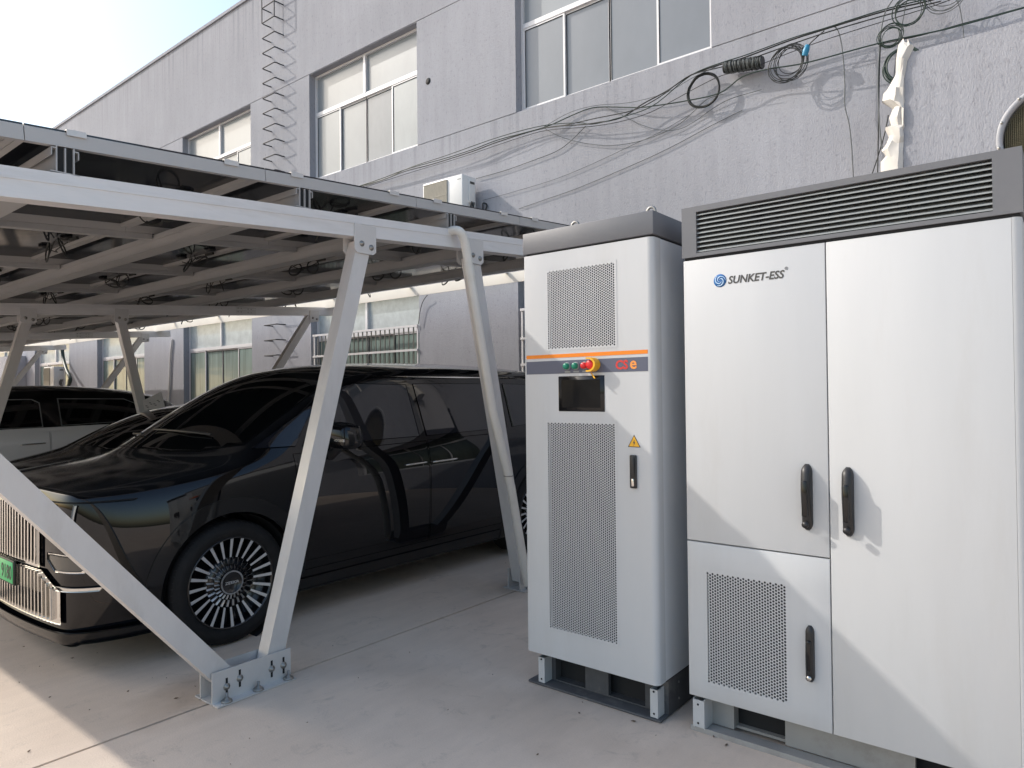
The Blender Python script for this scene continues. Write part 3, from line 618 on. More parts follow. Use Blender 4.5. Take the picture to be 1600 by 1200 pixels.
for X in XF:
    near = X > -4
    b = MB(); a0 = Vector((X, -.55, bt(-.55) - .065)); a1 = Vector((X, 7.35, bt(7.35) - .065))
    b.beam(a0, a1, .10, .13); b.beam(a0 + Vector((.052, .01, .02)), a1 + Vector((.052, -.01, .02)), .006, .012); 
    bo = b.build('beam', 'alu', cp)
    legs = (((1.87, .13), (-.06, 2.42)), ((2.155, .075), (2.815, 2.52)), ((4.42, .075), (3.85, 2.59)), ((4.87, .13), (6.80, 2.93)))
    for i, (p0, p1) in enumerate(legs):
        l = MB().beam((X, *p0), (X, *p1), .092, .105)
        lo = l.build('leg', 'alu_leg', cp)
        yc = p1[0]; zc = bt(yc) - .13
        for s in (-1, 1):
            br = MB(); xx = X + s * .054; ztop_ = zc + (.075 if s > 0 else 0)
            br.prism([(yc - .085, ztop_), (yc - .085, zc - .085), (yc - .065, zc - .105), (yc + .06, zc - .105), (yc + .085, zc - .085), (yc + .085, ztop_)], 0, xx - .004, xx + .004)
            bro = br.build('leg_bracket', 'alu_clean', cp)
        bolt(bro, (X + .058, yc - .03, zc - .045)); bolt(bro, (X + .058, yc + .045, zc - .06))
    for y0, y1 in ((1.80, 2.255), (4.33, 4.95)):
        c = MB()
        for s in (-1, 1):
            c.box(min(X + s * .056, X + s * .064), max(X + s * .056, X + s * .064), y0, y1, .009, .165)
            c.box(min(X + s * .0641, X + s * .115), max(X + s * .0641, X + s * .115), y0, y1, .002, .010)
        c.box(X - .056, X + .056, y0, y1, .002, .009)
        co = c.build('base_channel', 'alu_clean', cp)
        for f_, zz in ((.17, .075), (.33, .095), (.74, .085), (.90, .082)):
            bolt(co, (X + .064, y0 + f_ * (y1 - y0), zz))
            sl = MB().box(X + .0641, X + .0655, y0 + f_ * (y1 - y0) - .006, y0 + f_ * (y1 - y0) + .006, zz - .045, zz + .045).build('slot', 'dark', co)
        for f_ in (.14, .53, .93): bolt(co, (X + .09, y0 + f_ * (y1 - y0), .010), BOLTZ, 'anchor_bolt')
    if not near:   # splice plate on the far beams
        for yy in (5.6,):
            s_ = MB().box(X + .0505, X + .054, yy - .16, yy + .16, bt(yy) - .115, bt(yy) - .012).build('splice_plate', 'alu_clean', bo)
            for dx in (-.13, -.08, .03, .08):
                for dz in (-.09, -.04): MB().disc((X + .0545, yy + dx, bt(yy) + dz), .008, 0, .004, 8).build('rivet', 'zinc', s_)
XE0, XE1 = -3.44, -29.2
PUR = [-.07, 1.15, 2.38, 3.60, 4.82, 6.04]
for y in PUR:
    z0 = bt(y); z1 = pz(y) - .066; p = MB()
    for dy in (-.034, .0, .034): p.box(XE1, XE0, y + dy - .003, y + dy + .003, z0 + .0055, z1 - (.0 if dy else .004))
    p.box(XE1, XE0, y - .058, y + .058, z0 + .001, z0 + .0055)
    for s in (-1, 1):
        p.box(XE1, XE0 - .001, y + s * .0455 - .0085, y + s * .0455 + .0085, z1 - .014, z1 - .009)
        p.box(XE1, XE0 - .001, y + s * .053 - .002, y + s * .053 + .002, z1 - .045, z1 - .0145)
    po_ = p.build('purlin', 'alu_shaded', cp)
    for d0, d1 in ((-.0305, -.0035), (.0035, .0305)): MB().box(XE0 - .03, XE0 - .012, y + d0, y + d1, z0 + .006, z1 - .002).build('purlin_end_shade', 'dark', po_)  # dark fill standing for the shade inside the hollow purlin ends
# secondary rails between the purlins
cols = [XE0 - 1.83 * k for k in range(14)]
sp_ = PUR + [6.62]
for k in range(len(sp_) - 1):
    ya, yb = sp_[k] + .062, sp_[k + 1] - .062
    if k == len(sp_) - 2: yb = 6.62
    L_ = yb - ya
    me = MB().box(-.03, .03, -L_ / 2, L_ / 2, -.016, .022).mesh('cross_rail', 'alu_shaded')
    for X in cols[1:-1]:
        yc = (ya + yb) / 2; x = X
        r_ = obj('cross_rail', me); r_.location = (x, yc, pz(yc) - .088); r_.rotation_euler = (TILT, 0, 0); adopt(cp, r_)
# panels
PL, PW = 1.827, 1.1336
f = MB(); h = .064; wfr = .032
for s in (-1, 1):
    f.box(-PL / 2 + wfr, PL / 2 - wfr, min(s * PW / 2, s * (PW / 2 - wfr)), max(s * PW / 2, s * (PW / 2 - wfr)), -.036, 0)
    f.box(min(s * PL / 2, s * (PL / 2 - wfr)), max(s * PL / 2, s * (PL / 2 - wfr)), -PW / 2, PW / 2, -h, 0)
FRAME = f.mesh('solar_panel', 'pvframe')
gl = MB().box(-PL / 2 + wfr, PL / 2 - wfr, -PW / 2 + wfr, PW / 2 - wfr, -.012, -.003)
gl.m = [1, 0, 1, 1, 1, 1]
gl.box(-PL / 2 + .001, PL / 2 - .001, -PW / 2 + .001, PW / 2 - .001, .0005, .009)
GLASS = gl.mesh('glass', ['pvglass', 'pvback'], fixn=False)
mid = MB().box(-.016, .016, -PW / 2 + wfr, PW / 2 - wfr, -.04, -.0125).mesh('cross_bar', 'pvframe')
JB = MB().rbox(-.045, .045, -.03, .03, -.034, -.0125, .005, 1).mesh('junction_box', 'blackpl')
def loop_mesh(seed):
    rnd = random.Random(seed); m_ = MB()
    for s in (-1, 1):
        c = Vector((s * .14, rnd.uniform(-.03, .03), -.105)); R = .07; a0 = rnd.uniform(0, 6)
        n_ = Vector((rnd.uniform(-.5, .5), rnd.uniform(-1, 1), rnd.uniform(.1, .5))).normalized(); e1 = n_.orthogonal().normalized(); e2 = n_.cross(e1)
        pts = [c + R * (math.cos(a0 + t * .35) * e1 + math.sin(a0 + t * .35) * e2) + Vector((0, 0, .0006 * t)) for t in range(34)]
        m_.tube([(s * .03, 0, -.026)] + pts, .005, 5)
    m_.tube(smooth_pts([(-.2, .0, -.06), (-.08, .03, -.10), (.05, -.02, -.105), (.2, .01, -.065)], 4), .005, 5)
    m_.beam((.17, .04, -.04), (.27, .055, -.038), .022, .022)
    return m_.mesh('cable_loop', 'cable')
LOOPS = [loop_mesh(k) for k in range(5)]
for j in range(6):
    for k in range(13):
        yc = -.14 + 1.134 * (j + .5); xc = cols[k] - .005 - PL / 2
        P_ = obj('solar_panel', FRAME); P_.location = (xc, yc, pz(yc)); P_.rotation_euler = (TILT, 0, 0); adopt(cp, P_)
        def sub(n, me, loc=(0, 0, 0)):
            c = bpy.data.objects.new(n, me); C.objects.link(c); c.parent = P_; c.location = loc; return c
        sub('glass', GLASS)
        sub('junction_box', JB, (.25 + random.uniform(-.03, .03), .43, 0)); sub('junction_box', JB, (-.25 + random.uniform(-.03, .03), .43, 0))
        if k < 9: sub('cable_loop', random.choice(LOOPS), (random.uniform(-.12, .12), .43 + random.uniform(-.05, .05), 0))
# edge clamps
CL = MB().box(-.012, .04, -.04, .04, .0095, .014); CL.box(-.0125, -.009, -.04, .04, -.012, .0094); CL.box(.008, .024, -.012, .012, .0145, .022)
CL = CL.mesh('clamp', 'alu_clean')
for j in range(1, 7):
    for s in (-.2, .2):
        y = -.14 + 1.134 * j + s
        c = obj('clamp', CL); c.location = (XE0 - .008, y, pz(y)); c.rotation_euler = (-TILT, 0, math.pi); adopt(cp, c)
# gutter and its arms on the far edge
g_ = MB(); gy = 7.02
g_.box(XE1, XE0, gy, gy + .004, 3.002, 3.135); g_.box(XE1, XE0, gy + .0045, gy + .15, 3.030, 3.034); g_.box(XE1, XE0, gy + .150, gy + .154, 3.031, 3.17)
g_.build('gutter', 'gutter', cp)
MB().box(XE1, XE0, 6.69, 6.75, 3.085, 3.11).build('eave_trim', 'gutter', cp)
for k in range(14):
    x = XE0 - .45 - 1.83 * k
    MB().beam((x, 6.55, pz(6.55) - .075), (x, gy + .01, 3.15), .04, .03).build('gutter_arm', 'alu', cp)
# rainwater pipe strapped to the near leg
pp = MB(); xx = -3.372
path = [(-3.47, 3.60, 2.735), (-3.42, 3.60, 2.738), (xx, 3.612, 2.725), (xx + .008, 3.645, 2.68), (xx + .005, 3.675, 2.60), (xx, 3.70, 2.50), (xx, 3.95, 1.45), (xx, 4.16, .86), (xx, 4.33, .16), (xx, 4.36, .06)]
pp.tube(smooth_pts(path[:6], 5) + [Vector(p) for p in path[6:]], .033, 14)
po = pp.build('rain_pipe', 'pvc', cp)
MB().tube([(xx, 3.70, 2.50), (xx, 3.72, 2.42)], .037, 14).build('pipe_socket', 'pvc', po)
MB().tube([(xx + .036 * math.cos(t * .3927), 4.135 + .02 * math.sin(t * .3927) * 0, .94 + .036 * math.sin(t * .3927)) if False else (xx + .036 * math.cos(t * .3927), 4.133 + .036 * math.sin(t * .3927), .94) for t in range(16)], .004, 5, closed=True).build('pipe_clip', 'zinc', po)
# notice fixed to a leg of the second frame
no = thing('notice', 'white notice with dark marks tied to a slanting carport leg, behind the black sedan', 'notice', (-9.585, 4.25, 1.4))
q = [at(223, 626, 0, -9.58), at(252, 612, 0, -9.575), at(258, 637, 0, -9.57), at(226, 641, 0, -9.585)]
MB().add([tuple(p) for p in q] + [(p.x - .004, p.y, p.z) for p in q], [(0, 1, 2, 3), (7, 6, 5, 4), (0, 4, 5, 1), (1, 5, 6, 2), (2, 6, 7, 3), (3, 7, 4, 0)]).build('sheet', 'paper', no)
for k in range(4):
    u0 = .15 + .2 * k; p0 = q[0].lerp(q[1], u0).lerp(q[3].lerp(q[2], u0), .45 if k % 2 else .62)
    for d in ((0, .0), (.018, .018)):
        MB().box(p0.x + .004, p0.x + .006, p0.y - .022 + d[0], p0.y + .004 + d[0], p0.z - .004 - d[1], p0.z + .004 - d[1]).build('mark', 'ink', no)

# ================================================================== cabinets
def perforated(x0, x1, z0, z1, y, p, r, name, m, parent, thick=.002):
    dx = p * math.sqrt(3) / 2; Rh = p / math.sqrt(3)
    nc = int(round((x1 - x0) / dx)); nr = int(round((z1 - z0) / p)); ox = x0 + ((x1 - x0) - (nc - 1) * dx) / 2; oz = z0 + p / 2
    V = []; F = []
    cs = []
    for i in range(-1, nc + 1):
        for j in range(-1, nr + 1):
            cx = ox + i * dx; cz = oz + j * p + (p / 2 if i % 2 else 0)
            hole = 0 <= i < nc and 0 <= j < nr and z0 - .1 * p < cz - r and cz + r < z1 + .1 * p + p * .5
            cs.append((cx, cz, hole))
    hexo = []
    for k in range(6):
        a = math.radians(60 * k); b = math.radians(60 * (k + 1))
        P0 = (Rh * math.cos(a), Rh * math.sin(a)); P1 = (Rh * math.cos(b), Rh * math.sin(b))
        hexo += [P0, ((P0[0] + P1[0]) / 2, (P0[1] + P1[1]) / 2)]
    circ = [(r * math.cos(math.radians(30 * k)), r * math.sin(math.radians(30 * k))) for k in range(12)]
    for cx, cz, hole in cs:
        o = len(V)
        if hole:
            V += [(cx + a, y, cz + b) for a, b in hexo] + [(cx + a, y, cz + b) for a, b in circ] + [(cx + a, y + thick, cz + b) for a, b in circ]
            for k in range(12):
                k2 = (k + 1) % 12
                F.append((o + k, o + k2, o + 12 + k2, o + 12 + k)); F.append((o + 12 + k, o + 12 + k2, o + 24 + k2, o + 24 + k))
        else:
            V += [(cx + a, y, cz + b) for a, b in hexo]; F.append(tuple(o + k for k in range(12)))
    me = bpy.data.meshes.new(name); me.from_pydata(V, [], F); me.materials.append(M[m])
    o = obj(name, me, parent); o['kind'] = 'stuff'; return o
def bevel_front(bm, test, off, seg=3):
    es = [e for e in bm.edges if test(e)]
    bmesh.ops.bevel(bm, geom=es, offset=off, segments=seg, affect='EDGES', profile=.5)
def near_(a, b): return abs(a - b) < 1e-5

# ---- narrow charger power cabinet
cx0, cx1, cf = -2.305, -1.562, 2.975
cabS = thing('charger_cabinet', 'narrow white charger cabinet with orange stripe, buttons and touch screen, dark grey top', 'charger cabinet', ((cx0 + cx1) / 2, 3.35, 0))
uv = (-2.150, -1.740, 1.800, 2.212); lv = (-2.160, -1.748, .338, 1.418)
cb = 4.05
# door with two vent openings
bm = plate(cx0, cx1, .19, 2.312, cf, cf + .035, [uv, lv, (-2.085, -1.806, 1.478, 1.660)])
bmesh.ops.dissolve_limit(bm, angle_limit=.01, verts=bm.verts, edges=bm.edges)
bevel_front(bm, lambda e: near_(e.verts[0].co.y, cf) and near_(e.verts[1].co.y, cf) and ((near_(e.verts[0].co.x, cx0) and near_(e.verts[1].co.x, cx0))), .006, 2)
mb = MB(); mb.bm(bm); door = mb.build('door', 'cab', cabS, smooth_angle=40)
# wrapped right front corner and body
bm = bmesh.new(); bmesh.ops.create_cube(bm, size=1)
bx0, bx1 = cx0 + .012, cx1 + .027
for v in bm.verts: v.co = Vector(((bx0 + bx1) / 2 + v.co.x * (bx1 - bx0), (cf + .080 + cb) / 2 + v.co.y * (cb - cf - .037), (.19 + 2.312) / 2 + v.co.z * (2.312 - .19)))
bevel_front(bm, lambda e: near_(e.verts[0].co.x, bx1) and near_(e.verts[1].co.x, bx1) and near_(e.verts[0].co.y, cf + .080) and near_(e.verts[1].co.y, cf + .080), .012, 3)
bm2 = bm
mb = MB(); mb.bm(bm2); body = mb.build('body', 'cabside_lit', cabS, smooth_angle=40)
# rounded door edge on the right
mb = MB()
pts = [(cx1 - .0, cf)] + [(cx1 + .03 * math.sin(t * math.pi / 12), cf + .03 - .03 * math.cos(t * math.pi / 12)) for t in range(1, 7)] + [(cx1 + .03, cf + .075), (cx1, cf + .075)]
mb.prism(pts, 2, .19, 2.312); mb.build('door_edge', 'cab', cabS, smooth_angle=50)
MB().box(cx0 + .02, cx1 + .018, cf + .036, cf + .079, .195, 2.310).build('door_seal', 'dark', cabS)
MB().rbox(cx0 - .004, cx1 + .034, cf - .003, cb + .01, 2.322, 2.435, .004, 2).build('top_cap', 'capgrey', cabS, smooth_angle=40)
MB().box(cx0 + .01, cx1 + .02, cf + .012, cb, 2.3125, 2.3215).build('shadow_gap', 'dark', cabS)
for x, y in ((cx0 + .28, 3.06), (cx1 - .02, 3.06)):
    MB().tube([(x + .022 * math.cos(t * .5236), y, 2.452 + .022 * math.sin(t * .5236)) for t in range(12)], .007, 8, closed=True).build('lifting_eye', 'zinc', cabS)
for v_, p in ((uv, .0127), (lv, .0127)):
    perforated(v_[0] + .002, v_[1] - .002, v_[2] + .003, v_[3] - .003, cf - .0015, p, .0049, 'vent', 'cab', door)
    MB().box(v_[0] - .005, v_[1] + .005, cf + .0351, cf + .0365, v_[2], v_[3]).build('vent_filter', 'meshgrey', door)
# stripes, screen, buttons, lettering
MB().box(cx0 + .012, cx1 - .004, cf - .0012, cf - .0002, 1.757, 1.776).build('orange_stripe', 'orange', door)
MB().box(cx0 + .012, cx1 - .004, cf - .0012, cf - .0002, 1.674, 1.742).build('grey_stripe', 'bluegrey', door)
scr = MB().rbox(-2.085, -1.806, cf - .004, cf + .03, 1.478, 1.660, .004, 1).build('screen', 'blacktrim', cabS)
MB().box(-2.062, -1.83, cf - .0052, cf - .0042, 1.498, 1.640).build('screen_glass', 'screen', scr)
def knob(x, z, r, m, name, hgt=.026):
    o = MB().lathe([(.0001, -hgt), (r * .75, -hgt), (r * .98, -hgt + .005), (r, -.006), (r, 0)], (x, cf - .0012, z), 1, 20).build(name, m, cabS)
    MB().lathe([(r * 1.25, -.001), (r * 1.25, -.006), (r * 1.0, -.008)], (x, cf - .0012, z), 1, 20).build('bezel', 'slat', o); return o
for px_, m, n_ in ((887, 'green', 'start_button'), (900.5, 'green', 'start_button'), (914.5, 'red', 'stop_button')):
    q = at(px_, 570, 1, cf); knob(q.x, 1.711, .0165, m, n_)
    MB().box(q.x - .017, q.x + .017, cf - .0025, cf - .0013, 1.678, 1.686).build('button_label', 'slat', cabS)
q = at(927, 568, 1, cf)
knob(q.x, 1.714, .023, 'red', 'emergency_stop', .04)
mb = MB(); seg = []
for t in range(-7, 8):
    a = t * math.pi / 15 * 1.05; seg.append((a))
o_ = [(q.x + .042 * math.cos(a), 1.714 + .036 * math.sin(a)) for a in seg]; i_ = [(q.x + .031 * math.cos(a), 1.714 + .028 * math.sin(a)) for a in reversed(seg)]
mb.prism([(q.x - .012, 1.714 - .036)] + o_ + [(q.x - .012, 1.714 + .036), (q.x - .012, 1.714 + .028)] + i_ + [(q.x - .012, 1.714 - .028)], 1, cf - .052, cf - .0012)
mb.build('emergency_guard', 'yellow', cabS)
MB().beam((q.x + .0, cf - .02, 1.672), (q.x + .035, cf - .045, 1.645), .006, .006).build('guard_pin', 'yellow', cabS)
q0 = at(962, 575, 1, cf)
text_on_front('logo_letter', 'C', q0.x, cf - .0016, 1.688, .060, 'redprint', door, depth=.0006, offset=.0019)
text_on_front('logo_letter', 'S', q0.x + .042, cf - .0016, 1.688, .060, 'redprint', door, depth=.0006, offset=.0019)
text_on_front('logo_letter', 'e', q0.x + .079, cf - .0016, 1.688, .080, 'orangeprint', door, depth=.0006, offset=.0016)
# warning triangle
q = at(991, 691, 1, cf)
def tri(s): return [(q.x + s * math.cos(math.radians(90 + 120 * k)), q.z - .004 + s * math.sin(math.radians(90 + 120 * k))) for k in range(3)]
wsn = MB().prism(tri(.040), 1, cf - .0010, cf - .0001).build('warning_sign', 'ink', door)
MB().prism(tri(.033), 1, cf - .0016, cf - .0011).build('warning_face', 'yellow', wsn)
z_ = q.z - .004
MB().prism([(q.x + .004, z_ + .019), (q.x - .006, z_ - .001), (q.x - .0005, z_ - .001), (q.x - .004, z_ - .015), (q.x + .0065, z_ + .004), (q.x + .001, z_ + .004)], 1, cf - .0021, cf - .0017).build('lightning_mark', 'ink', wsn)
# recessed door latch
hx = at(990.5, 737, 1, cf).x
hd = MB().rbox(hx - .018, hx + .018, cf - .012, cf + .0, 1.112, 1.272, .005, 2).build('door_handle', 'blackpl', cabS)
MB().rbox(hx - .011, hx + .011, cf - .020, cf - .0125, 1.17, 1.262, .004, 2).build('handle_grip', 'blackpl', hd)
MB().rbox(hx - .007, hx + .007, cf - .0165, cf - .0125, 1.122, 1.158, .003, 2).build('lock', 'satin', hd)
# base with fork openings
bm = cellsolid([cx0 + .018, cx0 + .10, cx0 + .29, cx0 + .43, cx0 + .64, cx1 + .022], [cf + .115, cf + .14, cb - .05, cb], [.016, .022, .168, .186],
               lambda i, j, k: (k != 1) or (j == 0 and i not in (1, 3)) or j == 2 or (j == 1 and i in (4,)) or (j == 1 and i == 0))
mb = MB(); mb.bm(bm); bs = mb.build('base', 'basegrey', cabS)
MB().rbox(cx0 - .03, cx1 + .02, cf + .035, cb + .02, .001, .0155, .007, 2).build('base_plate', 'basegrey', cabS, smooth_angle=40)
MB().box(cx0 + .004, cx1 + .028, cf + .012, cb, .1865, .1895).build('bottom_rim', 'dark', cabS)
MB().box(cx0 + .1, cx1 - .1, cf + .165, cf + .185, .0156, .1675).build('base_shade_fill', 'dark', cabS)  # added dark sheet standing for the shade inside the fork openings
for x in (cx0 + .035, cx1 - .04):
    b_ = MB(); b_.box(x, x + .04, cf + .046, cf + .052, .0165, .15); b_.box(x + .0355, x + .04, cf + .0521, cf + .1145, .0165, .15); b_.box(x, x + .0045, cf + .0521, cf + .1145, .0165, .15)
    bo = b_.build('base_bracket', 'cab', cabS)
    for z in (.035, .14): MB().disc((x + .02, cf + .0455, z), .005, 1, -.002, 8).build('screw', 'dark', bo)
for y in (3.2, 3.38, 3.56):
    for z in (.06, .14): MB().disc((cx1 + .0225, y, z), .006, 0, .004, 8).build('screw', 'zinc', bs)

# ---- wide battery cabinet
dx0, dx1, df, db = -1.405, -.128, 3.03, 4.45
cabB = thing('battery_cabinet', 'large white two-door battery storage cabinet with dark louvred top and swirl logo', 'battery cabinet', ((dx0 + dx1) / 2, 3.6, 0))
dm, zs_ = -.781, .885
bv = (-1.318, -.955, .245, .752)
def door_plate(x0, x1, z0, z1, holes, name, rr=.0):
    bm = plate(x0, x1, z0, z1, df, df + .03, holes)
    bmesh.ops.dissolve_limit(bm, angle_limit=.01, verts=bm.verts, edges=bm.edges)
    def per(e):
        a, b = e.verts[0].co, e.verts[1].co
        return near_(a.y, df) and near_(b.y, df) and any(near_(a[i], v) and near_(b[i], v) for i, v in ((0, x0), (0, x1), (2, z0), (2, z1)))
    bevel_front(bm, per, .004, 2)
    mb = MB(); mb.bm(bm); return mb.build(name, 'cab', cabB, smooth_angle=35)
d1 = door_plate(dx0, dm - .002, zs_ + .003, 2.182, [], 'door')
d2 = door_plate(dx0, dm - .002, .172, zs_ - .003, [bv], 'door'); d2['label'] = 'lower left door with a perforated vent'
d3 = door_plate(dm + .002, dx1 - .03, .172, 2.182, [], 'door')
pts = [(dx1 - .03, df)] + [(dx1 - .03 + .03 * math.sin(t * math.pi / 12), df + .03 - .03 * math.cos(t * math.pi / 12)) for t in range(1, 7)] + [(dx1, df + .06), (dx1 - .03, df + .06)]
mb = MB().prism(pts, 2, .172, 2.182); mb.build('corner_post', 'cab', cabB, smooth_angle=50)
MB().box(dx0 + .008, dx1 - .001, df + .032, db, .172, 2.184).build('body', 'cab', cabB)
perforated(bv[0] + .003, bv[1] - .003, bv[2] + .004, bv[3] - .004, df - .001, .0136, .0051, 'vent', 'cab', d2)
MB().box(bv[0], bv[1], df + .0302, df + .0315, bv[2], bv[3]).build('vent_filter', 'meshgrey', d2)
# louvred top
lo = (-1.338, -.212, 2.212, 2.402)
bm = plate(dx0 - .004, dx1 + .004, 2.195, 2.428, df - .004, df + .12, [lo]); mb = MB(); mb.bm(bm)
cap = mb.build('louvre_cap', 'capgrey', cabB)
MB().box(dx0 - .003, dx1 + .004, df + .1205, db + .01, 2.196, 2.427).build('cap_body', 'capgrey', cabB)
MB().box(lo[0], lo[1], df + .10, df + .119, lo[2], lo[3]).build('cap_back', 'dark', cabB)
MB().box(dx0 + .006, dx1 - .006, df + .006, db, 2.1845, 2.1945).build('shadow_gap', 'dark', cabB)
n_ = 9
for k in range(n_):
    z = lo[2] + (k + .35) * (lo[3] - lo[2]) / n_
    m_ = MB(); m_.add([(x, y, zz) for x in (lo[0], lo[1]) for y, zz in ((df + .002, z - .003), (df + .003, z + .002), (df + .05, z + .026), (df + .05, z + .022))], [(0, 1, 2, 3), (7, 6, 5, 4), (0, 4, 5, 1), (1, 5, 6, 2), (2, 6, 7, 3), (3, 7, 4, 0)])
    m_.build('louvre_slat', 'slat', cap)
for px_ in (1184, 1290.5, 1417): 
    x = at(px_, 300, 1, df).x; MB().box(x - .002, x + .002, df + .03, df + .06, lo[2], lo[3]).build('divider', 'dark', cap)
# swing handles
def swing(x, z0, z1, big, parent):
    w_ = .021 if big else .017; L_ = z1 - z0; m_ = MB(); N_ = 30; n2 = 12; vs = []; prot = .046 if big else .03
    for i in range(N_ + 1):
        u = i / N_; z = z0 + L_ * u
        e = math.sqrt(max(0.0, 1 - (max(0, abs(u - .5) - .38) / .12) ** 2)); ww = w_ * max(.35, e)
        dp = (.018 + (prot - .018) * math.exp(-((u - (.62 if big else .4)) / .33) ** 2)) * max(.25, e)
        for k in range(n2):
            t = math.pi * k / (n2 - 1); vs.append((x - ww * math.cos(t), df - .0005 - dp * math.sin(t) ** .45, z))
    fs = [(i * n2 + k, i * n2 + k + 1, (i + 1) * n2 + k + 1, (i + 1) * n2 + k) for i in range(N_) for k in range(n2 - 1)]
    fs += [tuple(range(n2)), tuple(range(N_ * n2, N_ * n2 + n2))]
    m_.add(vs, fs, 0, True); h_ = m_.build('door_handle', 'blackpl', cabB)
    zc = z0 + L_ * .47; g2 = MB()
    g2.rbox(x - w_ * .55, x + w_ * .55, df - prot - .007, df - prot + .016, z0 + L_ * .22, z0 + L_ * .76, .006, 2); g2.build('grip', 'blacktrim', h_)
    MB().disc((x, df - (.034 if big else .024), z0 + L_ * .10), w_ * .62, 1, -.012, 14).build('lock_cap', 'blackpl' if big else 'satin', h_)
hx1 = at(1262, 777, 1, df).x; hx2 = at(1326, 784, 1, df).x; hx3 = at(1266.5, 1020, 1, df).x
swing(hx1, .993, 1.268, True, cabB); swing(hx2, .986, 1.264, True, cabB); swing(hx3, .365, .598, False, cabB)
# logo
lx, lz = -1.229, 2.073; lg = MB().disc((lx, df - .0004, lz), .0295, 1, -.0006, 32).build('logo_disc', 'blueink', d1)
for k in range(3):
    pts = []; 
    for t in range(22):
        u = t / 21; a = 2 * math.pi * k / 3 + u * 4.2; r_ = .0255 - .021 * u; pts.append(Vector((lx + r_ * math.cos(a), df - .0013, lz + r_ * math.sin(a))))
    MB().tube(pts, [.0008 + .0019 * math.sin(math.pi * min(1, .12 + t / 21)) for t in range(22)], 5).build('logo_swirl', 'paleblue', lg)
tm = text_on_front('logo_lettering', 'SUNKET-ESS', -1.193, df - .0008, 2.055, .047, 'ink', d1, depth=.0004, shear=.22, offset=.0011)
wd = max(v.co.x for v in tm.data.vertices) - min(v.co.x for v in tm.data.vertices); k_ = .247 / wd
for v in tm.data.vertices: v.co.x = -1.193 + (v.co.x + 1.193) * k_
x = -.937
MB().tube([(x + .006 * math.cos(t * .5236), df - .0008, 2.094 + .006 * math.sin(t * .5236)) for t in range(12)], .0008, 4, closed=True).build('registered_mark', 'ink', d1)
text_on_front('registered_letter', 'R', x - .0025, df - .0008, 2.0915, .008, 'ink', d1, depth=.0003)
# base
bm = cellsolid([dx0 + .01, dx0 + .17, dx0 + .40, dx0 + .90, dx0 + 1.13, dx1 - .004], [df + .105, df + .13, db - .05, db], [.018, .03, .152, .17],
               lambda i, j, k: (k != 1 and not (k == 0 and j == 0 and i in (1, 3))) or (j == 0 and i not in (1, 3)) or j == 2 or (j == 1 and i in (4, 0)))
mb = MB(); mb.bm(bm); mb.build('base', 'basepale', cabB)
b_ = MB().box(dx0 - .005, dx1 + .01, df + .02, df + .10, .001, .017); b_.box(dx0 - .005, dx1 + .01, df + .02, df + .026, .0171, .024); b_.build('base_rail', 'basepale', cabB)
MB().box(dx0 + .05, dx1 - .05, df + .16, df + .18, .001, .151).build('base_shade_fill', 'dark', cabB)  # added dark sheet, shade behind the openings of the wide base
for x in (dx0 + .012, dx1 - .09):
    b_ = MB(); b_.box(x, x + .055, df + .012, df + .018, .026, .15); b_.box(x + .05, x + .055, df + .0181, df + .1045, .018, .155); b_.box(x, x + .004, df + .0181, df + .1045, .018, .155)
    bo = b_.build('base_bracket', 'cab', cabB)
    for z in (.045, .13): MB().disc((x + .025, df + .0115, z), .005, 1, -.002, 8).build('screw', 'dark', bo)

